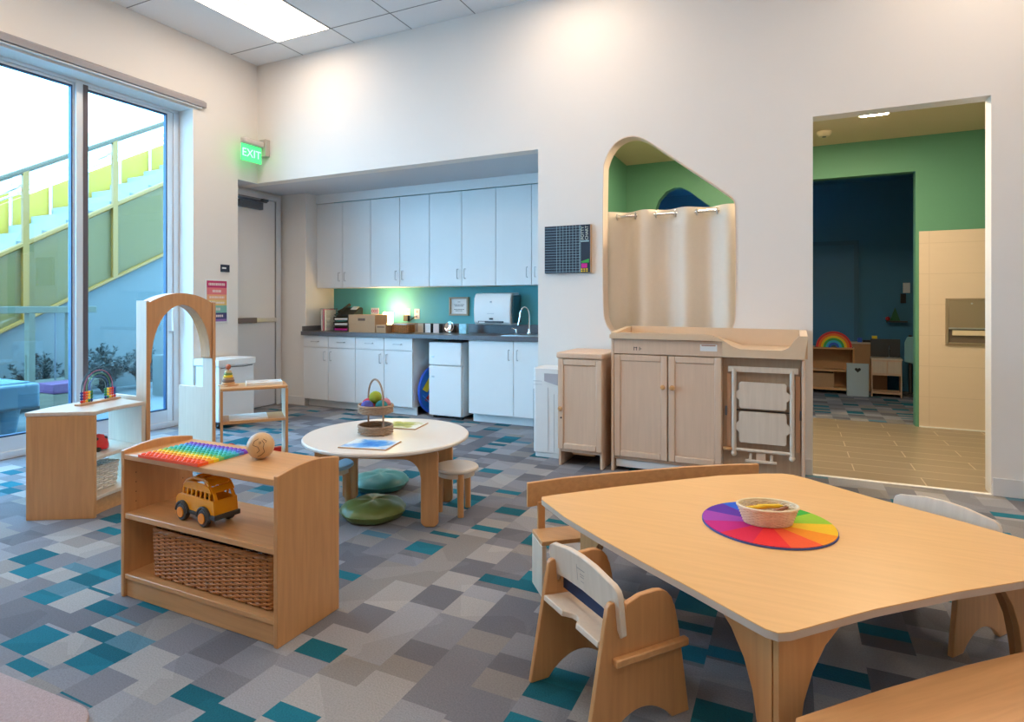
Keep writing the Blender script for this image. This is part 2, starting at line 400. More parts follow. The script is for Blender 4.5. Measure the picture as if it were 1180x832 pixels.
# alcove
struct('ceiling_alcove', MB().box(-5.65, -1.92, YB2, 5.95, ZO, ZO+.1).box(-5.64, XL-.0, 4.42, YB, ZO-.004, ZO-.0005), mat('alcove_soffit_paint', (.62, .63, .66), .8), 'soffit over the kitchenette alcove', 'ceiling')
struct('wall_alcove_left', MB().box(-5.80, -5.65, 4.30, 5.34, 0, ZO+.1), W['white_paint'], 'white alcove wall around the exit door')
struct('wall_alcove_return', MB().box(-5.65, -5.25, 5.32, 5.95, 0, ZO), W['white_paint'], 'white pier between exit door and cabinets')
struct('wall_alcove_back', MB().box(-5.25, -1.92, 5.80, 5.95, 0, ZO), W['teal_wall'], 'teal wall behind the counter')
struct('wall_alcove_right', MB().box(-1.92, -1.80, YB2, 5.95, 0, ZO+.1), W['white_paint'], 'white end wall of the alcove')
struct('baseboard_alcove', MB().box(-5.648, -5.25, 5.306, 5.3195, 0, .1), W['trimw'], 'white baseboard of the alcove pier', 'baseboard')
# bathroom
ZB = 2.86; Y2 = 6.97
struct('ceiling_bathroom', MB().box(-1.80, 2.4, YB2, Y2+.12, ZB, ZB+.08), mat('bathroom_ceiling_paint', (.66, .54, .36), .85), 'tan ceiling beyond the wall', 'ceiling')
gw = MB().box(-1.92, -1.80, 5.95, Y2+.12, 0, ZB+.08).box(-1.92, -1.80, YB2, 5.95, ZO+.1, ZB+.08).box(-1.80, -1.795, YB2, Y2, 0, ZB)
struct('wall_bathroom_left', gw, W['green_wall'], 'green left wall of the room behind')
struct('wall_bathroom_right', MB().box(2.4, 2.5, YB2, Y2+.12, 0, ZB+.08), W['green_wall'], 'green right wall of the room behind')
rh = [(-1.45, .95), (-1.45, 2.30), (-1.443, 2.339), (-1.414, 2.417), (-1.327, 2.512), (-1.242, 2.548), (-1.158, 2.544), (-1.074, 2.499), (-.869, 2.327), (-.50, 2.03), (-.46, 1.95), (-.46, .95)]
b2 = MB()
b2.prism([(-1.80, 0), (-1.80, ZB), (-1.242, ZB)]+rh[5::-1]+[(-1.242, .95), (-1.242, 0)], Y2, Y2+.12, 'y')
b2.prism([(-1.242, 0), (-1.242, .95)]+rh[11:4:-1]+[(-1.242, ZB), (.09, ZB), (.09, 0)], Y2, Y2+.12, 'y')
b2.box(.09, 1.09, Y2, Y2+.12, 2.514, ZB).box(1.09, 2.4, Y2, Y2+.12, 0, ZB)
b2.mi = 1
b2.box(1.118, 1.345, Y2-.012, Y2-.0005, 0, 1.918).box(1.345, 1.72, Y2-.012, Y2-.0005, 0, .83).box(1.345, 1.72, Y2-.012, Y2-.0005, 1.245, 1.918).box(1.72, 2.4, Y2-.012, Y2-.0005, 0, 1.918)
struct('wall_bathroom_back', b2, [W['green_wall'], W['cream_tile']], 'green wall with cream tile wainscot and inner doorway')
struct('baseboard_bathroom', MB().box(1.118, 2.39, Y2-.020, Y2-.0125, 0, .012), W['paper'], 'pale strip under the cream tile', 'baseboard')
# far room
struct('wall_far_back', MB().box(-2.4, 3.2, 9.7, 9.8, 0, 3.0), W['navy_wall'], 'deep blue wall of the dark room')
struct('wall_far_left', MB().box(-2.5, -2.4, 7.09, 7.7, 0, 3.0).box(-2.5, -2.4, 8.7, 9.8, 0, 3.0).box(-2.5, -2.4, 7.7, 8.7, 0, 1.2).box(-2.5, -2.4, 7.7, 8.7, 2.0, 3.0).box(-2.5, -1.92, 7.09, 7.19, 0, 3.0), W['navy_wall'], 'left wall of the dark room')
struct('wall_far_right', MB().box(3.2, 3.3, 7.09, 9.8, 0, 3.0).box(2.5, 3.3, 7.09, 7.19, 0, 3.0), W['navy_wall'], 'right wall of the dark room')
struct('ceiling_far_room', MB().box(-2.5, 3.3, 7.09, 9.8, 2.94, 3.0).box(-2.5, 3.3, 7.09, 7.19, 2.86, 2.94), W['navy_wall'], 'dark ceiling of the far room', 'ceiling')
w2 = thing('added_window', 'added unseen window that lights the dark room blue', 'window', (-2.45, 8.2, 1.6)); w2['kind'] = 'structure'  # added out of view; its daylight makes the far wall read blue
MB().box(-.03, .03, -.5, -.46, -.4, .4).box(-.03, .03, .46, .5, -.4, .4).box(-.03, .03, -.46, .46, .36, .4).box(-.03, .03, -.46, .46, -.4, -.36).build('window_frame', W['alu'], w2)
MB().box(-.004, .004, -.46, .46, -.36, .36).build('pane', W['glass'], w2)
dd = MB().box(-.15, .78, 9.665, 9.699, 0, 2.05)
d3 = struct('door_3', dd, mat('dark_door_paint', (.04, .19, .33), .5), 'dark flush door in the far blue wall', 'door')
MB().box(-.21, -.15, 9.66, 9.699, 0, 2.11).box(.78, .84, 9.66, 9.699, 0, 2.11).box(-.15, .78, 9.66, 9.699, 2.05, 2.11).build('door_frame', mat('dark_door_frame_paint', (.03, .14, .24), .5), d3)

# ------------------------------------------------------------------ sliding glass door
wn = thing('window_1', 'tall sliding glass door with grey frame and blue tinted panes', 'window', (-5.55, 0, 0)); wn['kind'] = 'structure'
fr = MB()
fr.box(-.06, .03, WY0, WY1, 3.092, WZ1).box(-.06, .03, WY0, WY1, 0, .055)
fr.box(-.06, .03, 3.845, WY1, .055, 3.0915).box(-.06, .03, WY0, WY0+.06, .055, 3.0915)
fr.build('outer_frame', W['alu'], wn, .003)
fr = MB().box(-.07, .045, 2.955, 3.010, .055, 3.0915).box(-.07, .045, 2.02, 2.06, .055, 3.0915).box(-.07, .045, 1.10, 1.14, .055, 3.0915)
fr.build('mullion', W['alu'], wn, .002)
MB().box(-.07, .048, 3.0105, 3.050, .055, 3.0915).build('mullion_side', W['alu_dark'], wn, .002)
def leaf(y0, y1, sl=.045, sr_=.06):
    b = MB().box(-.03, .015, y0, y0+sl, .055, 3.0915).box(-.03, .015, y1-sr_, y1, .055, 3.0915).box(-.03, .015, y0+sl, y1-sr_, .055, .17).box(-.03, .015, y0+sl, y1-sr_, 3.068, 3.0915)
    o = b.build('door_leaf_frame', W['alu'], wn, .002)
    y0 += sl; y1 -= sr_
    MB().box(-.02, .018, y0, y0+.01, .17, 3.068).box(-.02, .018, y1-.012, y1, .17, 3.068).box(-.02, .018, y0+.01, y1-.012, .17, .182).box(-.02, .018, y0+.01, y1-.012, 3.056, 3.068).build('gasket', W['gasket'], o)
    MB().box(-.006, 0, y0+.01, y1-.012, .182, 3.056).build('pane', W['glass'], o)
    return o
leaf(3.0505, 3.844, .006, .06); leaf(2.061, 2.954, .045, .012); leaf(1.141, 2.019); leaf(.31, 1.099)
MB().tube([(.015, 3.815, .93), (.06, 3.815, .945), (.06, 3.815, 1.16), (.015, 3.815, 1.175)], .011, 10).build('pull_handle', W['white'], wn)
sh = thing('roller_shade', 'rolled grey window shade mounted above the sliding glass door', 'blind', (-5.302, 0, 3.175))
MB().prism([(-.013, -.02), (.03, -.02), (.03, .03), (-.013, .058)], .2, 4.02, 'y', Matrix(((1,0,0,0),(0,1,0,0),(0,0,1,0),(0,0,0,1)))).build('cassette', mat('warm_grey_shade', (.34, .32, .33), .6), sh, .003)
MB().cyl((.008, .22, -.03), (.008, 3.98, -.03), .009).build('hem_bar', W['alu'], sh)

# ------------------------------------------------------------------ exit door (in alcove left wall)
ed = thing('door_1', 'grey white exit door with push bar and closer in the alcove', 'door', (-5.65, 0, 0)); ed['kind'] = 'structure'
MB().box(.001, .03, 4.43, 5.20, .01, 2.43).build('door_leaf', W['door'], ed, .002)
MB().box(.001, .05, 5.205, 5.27, 0, 2.49).box(.001, .05, 4.43, 5.205, 2.435, 2.49).build('door_frame', W['door'], ed, .002)
MB().box(.031, .036, 5.197, 5.204, .01, 2.43).build('door_gap', W['seam'], ed)
pb = MB().box(.031, .075, 4.43, 4.90, .99, 1.05).build('push_bar', W['alu_dark'], ed, .004)
MB().box(.031, .070, 4.90, 5.19, .995, 1.045).build('push_bar_rail', W['metal'], ed, .004)
MB().box(.031, .085, 4.66, 4.98, 2.30, 2.385).build('closer_body', W['dark_metal'], ed, .006)
MB().box(.04, .06, 4.60, 5.06, 2.395, 2.415).box(.05, .09, 4.97, 5.05, 2.405, 2.43).build('closer_arm', W['dark_metal'], ed)

# ------------------------------------------------------------------ cabinets
def pull(mb_, x, y, z, ln, vertical=True):
    d = .028
    if vertical: P = [(x, y, z-ln/2), (x, y-d, z-ln/2), (x, y-d, z+ln/2), (x, y, z+ln/2)]
    else: P = [(x-ln/2, y, z), (x-ln/2, y-d, z), (x+ln/2, y-d, z), (x+ln/2, y, z)]
    mb_.tube(P, .0045, 6)
def cabinet(x0, xm, x1, z0, z1, yf, yb, label, group, drawers=None, toe=True, hz=None):
    t = thing('wall_cabinet' if not toe else 'base_cabinet', label, 'cabinet', ((x0+x1)/2, yf, z0 if not toe else 0), 0, group)
    cx = (x0+x1)/2; zo = z0 if not toe else 0
    a, b = x0-cx+.001, x1-cx-.001
    c = MB().box(a, b, .02, yb-yf, z0-zo, z1-zo)
    c.build('body', mat('cabinet_edge', (.30, .31, .33), .6) if False else W['cab'], t)
    if toe: MB().box(a+.01, b, .08, .10, 0, z0-.001).build('toe_kick', W['cab'], t)
    zt = z1
    if drawers:
        zt = drawers
        for (p, q) in ((x0, xm), (xm, x1)):
            dr = MB().box(p-cx+.003, q-cx-.003, 0, .019, zt+.003-zo, z1-.002-zo).build('drawer', W['cab'], t, .0015)
            h = MB(); pull(h, (p+q)/2-cx, 0, (zt+z1)/2-zo, .10, False); h.build('handle', W['metal'], dr)
    for k, (p, q) in enumerate(((x0, xm), (xm, x1))):
        d = MB().box(p-cx+.003, q-cx-.003, 0, .019, z0+.002-zo, zt-.003-zo).build('door', W['cab'], t, .0015)
        h = MB(); pull(h, (q-.045 if k == 0 else p+.045)-cx, 0, hz-zo, .10); h.build('handle', W['metal'], d)
    return t
ucx = (-5.247, -4.844, -4.429, -4.018, -3.619, -3.209, -2.799, -2.393, -1.95)
ul = ['upper white cabinet pair at the left end next to the pier', 'upper white cabinet pair above the glowing lamp', 'upper white cabinet pair above the small frame', 'upper white cabinet pair above the paper towel dispenser']
for k in range(4):
    cabinet(ucx[2*k], ucx[2*k+1], ucx[2*k+2], 1.40, 2.42, 5.50, 5.795, ul[k], 'upper kitchenette cabinets', toe=False, hz=1.53)
cabinet(-5.235, -4.856, -4.457, .092, .838, 5.27, 5.78, 'white base cabinet at the left end under the phone', 'base kitchenette cabinets', drawers=.70, hz=.605)
cabinet(-4.457, -4.059, -3.682, .092, .838, 5.27, 5.78, 'white base cabinet with drawers left of the small fridge', 'base kitchenette cabinets', drawers=.70, hz=.605)
cabinet(-2.993, -2.486, -1.97, .092, .838, 5.27, 5.78, 'white base cabinet without drawers under the sink', 'base kitchenette cabinets', hz=.70)
struct('trim_4', MB().box(-5.248, -1.93, 5.49, 5.51, 2.425, 2.529), W['cab'], 'white filler panel above the upper cabinets', 'filler panel')
ct = thing('countertop', 'long dark grey countertop with backsplash across the alcove', 'countertop', (-3.6, 5.5, .84))
MB().box(-1.649, 1.66, -.26, .298, 0, .045).build('worktop', W['counter'], ct, .002)
MB().box(-1.649, -1.632, -.24, .28, .0455, .105).box(-1.649, 1.66, .283, .298, .0455, .145).build('backsplash', W['counter'], ct, .001)
# sink
sk = thing('sink', 'steel sink set in the right end of the countertop', 'sink', (-2.35, 5.52, .886))
MB().prism(rrect(-.33, .33, -.18, .18, .04), 0, .006).build('rim', W['metal'], sk)
MB().prism(rrect(-.29, .29, -.15, .13, .04), .0062, .0075).build('bowl', mat('sink_bowl_steel', (.35, .35, .36), .4, 1), sk)
fc = thing('faucet', 'tall chrome gooseneck faucet behind the sink', 'faucet', (-2.50, 5.69, .895))
ppath = [(0, 0, 0), (0, 0, .18)]+[(-.045+.045*math.cos(a), -.02*(1-math.cos(a)), .18+.10*math.sin(a)) for a in [i*PI/8 for i in range(1, 9)]]+[(-.105, -.05, .09)]
MB().tube(ppath, .010, 10).build('spout', W['chrome'], fc)
MB().lathe([(.026, 0), (.026, .012), (.014, .03), (.012, .05)], 20).build('base', W['chrome'], fc)
MB().cyl((-.15, 0, 0), (-.15, 0, .045), .013).cyl((-.15, 0, .035), (-.20, -.01, .055), .006).build('handle', W['chrome'], fc)
# mini fridge
fg = thing('mini_fridge', 'small white two door fridge under the countertop', 'fridge', (-3.29, 5.29, 0))
MB().box(-.197, .197, .045, .46, .03, .805).build('body', W['white'], fg, .004)
fd = MB().box(-.197, .197, 0, .04, .565, .805).build('freezer_door', W['white'], fg, .006)
fd2 = MB().box(-.197, .197, 0, .04, .035, .556).build('fridge_door', W['white'], fg, .006)
MB().box(-.16, -.13, -.006, 0, .64, .66).build('latch', W['metal'], fd, .002)
MB().box(-.16, -.13, -.006, 0, .43, .45).build('latch', W['metal'], fd2, .002)
for sx in (-.165, .165):
    for sy in (.075, .415): MB().box(sx-.015, sx+.015, sy-.015, sy+.015, 0, .03).build('foot', W['dark'], fg)
# folded play tunnel disc standing in the gap
pt = thing('folded_play_tunnel', 'folded blue round pop-up play tunnel standing beside the small fridge', 'play tunnel', (-3.615, 5.56, .262), R(-3))
MB().tube([(0, .245*math.cos(a), .245*math.sin(a)) for a in [i*2*PI/40 for i in range(40)]], .016, 8, closed=True).build('rim', BLUE, pt)
q = MB()
ring = lambda r, x: [(x, r*math.cos(2*PI*i/32), r*math.sin(2*PI*i/32)) for i in range(32)]
for s_, (x, m_) in enumerate(((-.012, 0), (.012, 1))):
    pass
q.tube([(-.010, 0, 0), (.010, 0, 0)], .238, 32)
q.build('cloth', flat('blue_tunnel_cloth', (.02, .16, .55), .5), pt)
MB().prism([(-.20, .02), (-.05, .17), (.02, .12), (-.12, -.02)], .0105, .016, 'x').build('yellow_patch', YEL, pt)
MB().prism([(-.16, -.10), (-.02, .0), (-.03, -.16)], .0105, .016, 'x').build('red_patch', RED, pt)
MB().tube([(.017, -.2, -.05), (.018, -.1, -.12), (.018, .05, -.18)], .006, 6).build('band', flat('light_blue_strap', (.1, .35, .8)), pt)

# ------------------------------------------------------------------ things on the counter / alcove wall
ZK = .8855
o = thing('acrylic_file_stand', 'clear upright file stand with papers at the left end of the counter', 'file stand', (-5.055, 5.50, ZK))
MB().box(-.05, .05, -.10, .10, 0, .003).box(-.05, -.046, -.10, .10, .003, .27).box(.046, .05, -.10, .10, .003, .27).box(-.046, .046, .097, .10, .003, .27).build('stand', W['clear'], o)
for i, m_ in enumerate((W['paper'], PINK, W['paper'])):
    MB().box(-.036+.026*i, -.028+.026*i, -.09, .09, .0035, .25+.01*(i % 2)).build('document', m_, o)
o = thing('letter_tray', 'black stacked letter tray full of papers under the phone', 'letter tray', (-4.875, 5.64, ZK))
for k in range(3):
    MB().box(-.11, .11, -.14, .12, .002+.062*k, .008+.062*k).box(-.11, -.105, -.14, .12, .008+.062*k, .045+.062*k).box(.105, .11, -.14, .12, .008+.062*k, .045+.062*k).build('tray', W['charcoal'], o)
    MB().box(-.095, .095, -.135, .11, .0085+.062*k, .028+.062*k).build('paper_stack', (W['paper'] if k else MAG), o)
for sx in (-.1, .1): MB().box(sx-.004, sx+.004, -.13, -.12, .0, .16).box(sx-.004, sx+.004, .09, .10, .0, .16).build('riser', W['charcoal'], o)
o = thing('desk_phone', 'black desk phone with grey screen on the letter tray', 'telephone', (-4.84, 5.63, ZK+.171), R(0))
MB().prism([(-.10, 0), (.09, 0), (.09, .10), (.07, .11), (-.10, .02)], -.12, .12, 'x').build('base', W['dark'], o, .004)
MB().tube([(-.085, -.10, .055), (-.09, -.03, .085), (-.088, .05, .125), (-.08, .085, .14)], [.022, .014, .014, .022], 10).build('handset', W['dark'], o)
MB().prism([(.0, .085), (.06, .122), (.065, .118), (.005, .08)], .0, .09, 'x').build('screen', mat('grey_screen', (.6, .62, .62), .3), o)
MB().tube([(-.085, -.10, .045), (-.12, -.14, .02), (-.06, -.145, .0)], .005, 6).build('cord', W['dark'], o)
def carton(w, d, h, label, loc, rz=0, grp=None):
    o = thing('cardboard_box', label, 'box', loc, rz, grp)
    MB().box(-w/2, w/2, -d/2, d/2, 0, h*.86).build('body', W['kraft'], o, .002)
    MB().box(-w/2-.003, w/2+.003, -d/2-.003, d/2+.003, h*.5, h).build('lid', W['kraft'], o, .002)
    MB().box(-.05, .05, -d/2-.0045, -d/2-.0032, h*.66, h*.80).build('printed_mark', mat('brown_print', (.14, .07, .04), .7), o)
    return o
carton(.37, .22, .20, 'large brown lidded cardboard box in front of the phone', (-4.40, 5.42, ZK), 0, 'cardboard boxes on the counter')
carton(.13, .12, .09, 'small orange brown box beside the glowing lamp', (-4.125, 5.36, ZK), 0, 'cardboard boxes on the counter')
o = thing('donut_print_card', 'small white card with red ring picture standing on the large cardboard box', 'card', (-4.35, 5.48, ZK+.2015))
MB().box(-.055, .055, 0, .004, 0, .075).build('card', mat('cream_card', (.85, .70, .5), .6), o)
for k in range(3):
    MB().tube([(-.032+.032*k+.012*math.cos(a), -.001, .038+.016*math.sin(a)) for a in [i*PI/6 for i in range(12)]], .0035, 5, closed=True).build('ring_motif', RED, o)
# lamp
lp = thing('table_lamp', 'small glowing table lamp on the counter under the cabinets', 'lamp', (-4.27, 5.62, ZK))
MB().lathe([(.05, 0), (.05, .012), (.015, .03), (.012, .08)], 24).build('lamp_base', mat('wood_lamp_base', (.5, .25, .1), .5), lp)
MB().lathe([(.058, .075), (.058, .225)], 32, cap=False).build('lamp_shade', mat('glowing_lamp_shade', (.9, .8, .6), .8, emit=(1, .72, .33), estr=9), lp)
MB().ball((0, 0, .16), .028).build('bulb', mat('glowing_bulb', (1, .9, .7), .5, emit=(1, .78, .42), estr=20), lp)
li = bpy.data.lights.new('lamp_light', 'POINT'); li.energy = 6; li.color = (1, .62, .22); li.shadow_soft_size = .03
lo = bpy.data.objects.new('lamp_light', li); C.objects.link(lo); lo.parent = lp; lo.location = (0, 0, .26)
o = thing('wicker_tray_box', 'brown woven box with clear lid right of the lamp', 'basket', (-3.945, 5.47, ZK))
b = MB(); pts = rrect(-.11, .11, -.07, .07, .02); b.box(-.10, .10, -.06, .06, .001, .006); weave(b, pts, .004, .09, 8, 28, .005, .004, n=5, sub=3); b.build('weave', W['wicker'], o)
b = MB(); stakes_(b, pts, 0.002, .09, 28, .003); b.build('stake', W['wicker_dark'], o)['kind'] = 'stuff'
MB().prism(rrect(-.112, .112, -.072, .072, .02), .0905, .105).build('clear_lid', mat('frosted_lid', (.55, .45, .38), .2), o)
co = None
for k, (x, m_, lb) in enumerate(((-3.79, flat('beige_card', (.75, .66, .52)), 'beige fronted small holder nearest the woven box'), (-3.695, W['paper'], 'white fronted small holder, middle of the three'), (-3.585, flat('pale_pink_card', (.8, .62, .55)), 'pink fronted small holder next to the silver plate'))):
    o = thing('card_holder', lb+' on the counter', 'holder', (x, 5.58, ZK), 0, 'small holders on the counter')
    MB().box(-.035, .045, .006, .07, 0, .10).build('body', W['charcoal'], o, .003)
    MB().box(-.035, .035, 0, .005, .0, .102).build('front_card', m_, o)
o = thing('silver_plate', 'round silver plate leaning against the backsplash', 'plate', (-3.455, 5.66, ZK+.063))
b = MB(); M0 = Matrix.Rotation(R(80), 4, 'X')
b.lathe([(0, 0), (.03, .0), (.04, .006), (.058, .012), (.060, .014), (.040, .010), (.03, .004), (0, .004)], 32)
for v in b.bm.verts: v.co = M0 @ v.co
b.build('dish', W['chrome'], o)
MB().box(-.05, .05, .02, .06, -.062, .02).build('stand', W['charcoal'], o, .004)
o = thing('blue_glass_vase', 'small pale blue patterned glass holder right of the silver plate', 'glass holder', (-3.24, 5.60, ZK))
MB().prism(rrect(-.048, .048, -.03, .03, .01), 0, .105).build('glass', mat('pale_blue_glass', (.35, .65, .8), .15, var=.4, vscale=30), o)
for k, x in enumerate((-4.12, -3.985)):
    o = thing('wall_outlet', ('white wall outlet with black plug above the woven box', 'white wall outlet with a black cord right of the plugged one')[k], 'outlet', (x, 5.7995, 1.09), 0, 'outlets above the counter')
    MB().box(-.036, .036, -.006, 0, -.06, .06).build('cover_plate', W['white'], o, .002)
    MB().box(-.016, .016, -.009, -.006, .012, .045).box(-.016, .016, -.009, -.006, -.045, -.012).build('socket', mat('socket_grey', (.5, .45, .45), .5), o)
    if k == 0: MB().box(-.035, .035, -.045, -.0095, -.085, -.015).build('plug', W['dark'], o, .004)
    else: MB().tube([(.0, -.010, -.03), (-.02, -.03, -.035), (-.07, -.03, -.07), (-.10, -.02, -.085)], .006, 6).build('cord', W['dark'], o)
o = thing('small_framed_notice', 'small wood framed notice on the teal wall', 'picture frame', (-3.41, 5.7995, 1.18))
b = MB(); b.box(-.125, -.105, -.03, 0, -.105, .105).box(.105, .125, -.03, 0, -.105, .105).box(-.105, .105, -.03, 0, .085, .105).box(-.105, .105, -.03, 0, -.105, -.085); b.build('frame', mat('grey_brown_frame', (.35, .27, .18), .5), o, .001)
MB().box(-.105, .105, -.012, -.002, -.085, .085).build('sheet', W['paper'], o)
b = MB()
for k, (w, z) in enumerate(((.03, .05), (.13, .02), (.11, .004), (.13, -.035), (.09, -.05))):
    x = -w/2
    while x < w/2:
        l_ = random.uniform(.008, .02); b.box(x, min(x+l_, w/2), -.0135, -.0122, z-.003, z+.003); x += l_+.004
b.build('lettering', INK, o)
# paper towel dispenser
o = thing('paper_towel_dispenser', 'large white paper towel dispenser on the teal wall by the faucet', 'dispenser', (-2.865, 5.7995, .985))
b = MB().prism([(0, .0), (-.20, .0), (-.225, .03), (-.235, .15), (-.225, .28), (-.19, .335), (0, .345)], -.235, .20, 'x'); b.build('housing', W['white'], o, .012, seg=3)
MB().prism([(0, .02), (-.19, .02), (-.21, .15), (-.19, .31), (0, .32)], .2015, .225, 'x').build('side_cover', mat('dark_teal_plastic', (.02, .10, .13), .3), o, .01)
MB().box(-.18, .12, -.232, -.225, .022, .040).build('paper_slot', W['dark'], o)
MB().box(-.17, -.10, -.236, -.2325, .02, .034).build('paper', W['paper'], o)
MB().box(-.045, .0, -.24, -.233, .055, .072).build('sensor', W['dark'], o, .003)
MB().box(-.07, .01, -.2385, -.2345, .118, .122).box(-.035, -.018, -.2385, -.232, .235, .252).build('printed_mark', mat('grey_print', (.45, .5, .55), .5), o)

# ------------------------------------------------------------------ wall items
o = thing('exit_sign', 'green lit exit sign hanging from a bracket in the corner', 'sign', (-5.17, 4.55, 2.75))
# sign hangs parallel to the left wall, arm goes to the back wall
MB().box(-.035, .035, -.20, .06, .13, .20).build('housing', mat('beige_metal', (.55, .50, .45), .4), o, .02, seg=3)
MB().box(-.05, .05, .06, .118, .05, .23).build('bracket', mat('beige_metal_plate', (.50, .46, .41), .4), o, .004)
MB().box(-.004, .004, -.21, .045, -.045, .129).build('panel', mat('lit_green_panel', (.1, .5, .2), .2, emit=(.04, 1, .20), estr=1.0), o)
M_ = Matrix.Translation((.0052, -.083, .04)) @ Matrix.Rotation(R(90), 4, 'Z') @ Matrix.Rotation(R(90), 4, 'X')
text_part('lettering', 'EXIT', .118, mat('lit_green_letter', (.2, .9, .4), .3, emit=(.35, 1, .55), estr=1.6), o, M_)
o = thing('rainbow_poster', 'rainbow striped notice poster in a white frame beside the sliding door', 'poster', (XL+.001, 4.16, 1.235))
MB().box(0, .008, -.135, .135, -.225, .225).build('frame', W['white'], o, .002)
rb = [(.55, .03, .14), (.78, .20, .22), (.85, .42, .22), (.80, .55, .20), (.22, .50, .42), (.05, .05, .16), (.28, .14, .36)]
hts = [.07, .07, .055, .055, .075, .065, .025]
z = .207; b = MB(); ms = []
tx = MB()
for k, c_ in enumerate(rb):
    b.mi = k; b.box(.0082, .0092, -.115, .115, z-hts[k], z); ms.append(flat('poster_stripe', c_, .6))
    if k < 6:
        w = (.19, .10, .17, .18, .08, .15)[k]; y = -w/2
        while y < w/2:
            l_ = random.uniform(.008, .016); tx.box(.0093, .0098, y, min(y+l_, w/2), z-hts[k]*.68, z-hts[k]*.32); y += l_+.005
    z -= hts[k]
b.box(.0082, .0092, -.115, .115, -.207, z)
b.build('printed_sheet', ms, o); tx.build('lettering', mat('pale_print', (.85, .72, .68), .6), o)
o = thing('room_sign', 'small black room sign above the poster', 'sign', (XL+.001, 4.26, 1.575))
MB().box(0, .008, -.052, .052, -.038, .038).build('plate', mat('navy_black_sign', (.01, .015, .04), .3), o, .001)
MB().box(.0082, .009, -.04, .01, -.006, .010).build('lettering', W['paper'], o)
# potty chart
o = thing('potty_chart', 'dark potty chart board with white grid on the wall left of the shaped opening', 'chart', (-1.697, YB, 1.66))
MB().box(-.20, .20, -.03, 0, -.197, .197).build('board', mat('navy_chalkboard', (.012, .03, .06), .4, var=.3, vscale=8), o)
MB().box(.2005, .206, -.03, 0, -.197, .197).build('board_edge', mat('tan_edge', (.55, .36, .22), .6), o)
g = MB()
for k in range(17):
    z = -.185+.0228*k; g.box(-.198, .115, -.0312, -.0303, z-.0012, z+.0012)
for k in range(8):
    x = -.092+.0285*k; g.box(x-.0014, x+.0014, -.0318, -.0313, -.192, .195)
g.box(.115, .119, -.0316, -.0303, -.195, .195).box(.119, .19, -.0316, -.0303, .055, .068)
g.build('grid_lines', mat('pale_blue_chalk', (.30, .48, .58), .8), o)
Mr = Matrix.Rotation(R(90), 4, 'X')
for s_, x in (('POTTY', .136), ('CHART', .172)):
    text_part('lettering', s_, .035, mat('chalk_letter', (.62, .72, .66), .8), o, Matrix.Translation((x, -.0312, .128)) @ Mr @ Matrix.Rotation(R(90), 4, 'Z'))
MB().prism([(.122, -.105), (.19, -.085), (.19, -.115), (.13, -.118)], -.0316, -.0303, 'y').build('green_mark', GRN, o)
MB().box(.125, .175, -.0316, -.0303, -.158, -.122).build('pink_mark', MAG, o)
b = MB()
for i in range(3):
    for j in range(2): b.box(.122+.022*i, .136+.022*i, -.0316, -.0303, -.19+.016*j, -.180+.016*j)
b.build('yellow_mark', YEL, o)
# smoke detector, bathroom lamp, dispenser in bathroom
o = thing('smoke_detector', 'small round smoke detector on the tan bathroom ceiling', 'smoke detector', (.27, 6.42, ZB))
MB().lathe([(.065, -.0005), (.065, -.02), (.045, -.045), (0, -.048)], 24).build('housing', mat('cream_detector', (.72, .62, .45), .5), o)
MB().lathe([(.018, -.0485), (.018, -.053), (0, -.053)], 12).build('sensor', W['dark_metal'], o)
o = thing('flush_ceiling_light', 'small lit rectangular light on the bathroom ceiling', 'ceiling light', (.63, 5.62, ZB))
MB().box(-.12, .12, -.34, .34, -.030, -.0005).build('frame', W['white'], o, .003)
MB().box(-.10, .10, -.32, .32, -.036, -.0305).build('diffuser', mat('warm_diffuser', (.9, .8, .6), .6, emit=(1, .78, .52), estr=84), o)
o2 = copy_tree(o, (-.75, 5.62, ZB), label='lit rectangular light on the ceiling behind the shaped opening')
o = thing('recessed_towel_dispenser', 'recessed metal paper towel dispenser in the cream tiled wall', 'dispenser', (1.532, Y2-.001, .815))
tan = mat('warm_steel', (.42, .33, .24), .35, .7)
b = MB(); b.box(-.205, -.18, -.03, -.0125, .0, .445).box(.18, .205, -.03, -.0125, .0, .445).box(-.18, .18, -.03, -.0125, .42, .445).box(-.18, .18, -.03, -.0125, 0, .02); b.build('frame', tan, o, .002)
MB().box(-.18, .18, -.028, -.012, .16, .42).build('cover', tan, o, .003)
MB().box(-.18, .18, -.036, -.028, .150, .165).build('lip', W['metal'], o)
MB().box(-.18, .18, -.006, -.001, .02, .15).build('recess_back', mat('dark_steel', (.16, .12, .09), .5), o)
MB().box(-.15, .15, -.026, -.008, .09, .14).build('paper_towel', mat('tan_paper', (.75, .62, .45), .8), o)
MB().cyl((0, -.034, .395), (0, -.028, .395), .008).build('lock', W['metal'], o)

# ------------------------------------------------------------------ ceiling light panels
EM = mat('lit_diffuser', (.9, .9, .9), .6, emit=(1.0, .80, .62), estr=7.8)
def clight(x0, y1, label):
    o = thing('ceiling_light', label, 'ceiling light', (x0+.3435, y1-.5365, ZC), 0, 'recessed ceiling light panels')
    MB().box(-.335, .335, -.53, .53, -.006, -.0035).box(-.01, .01, -.53, .53, -.010, -.0062).build('frame', W['white'], o)
    MB().box(-.325, -.012, -.52, .52, -.009, -.0062).build('diffuser', EM, o); MB().box(.012, .325, -.52, .52, -.009, -.0062).build('diffuser', EM, o)
    return o
cl = clight(-4.646, 4.333, 'bright ceiling light panel at the top left of the room')
for (i, j) in ((4, 0), (8, 0), (0, 2), (4, 2), (8, 2), (0, 4), (4, 4), (8, 4)):
    copy_tree(cl, (-4.646+.687*i+.3435, 4.333-1.073*j-.5365, ZC), label='further ceiling light panel over the room, outside the photographed view')

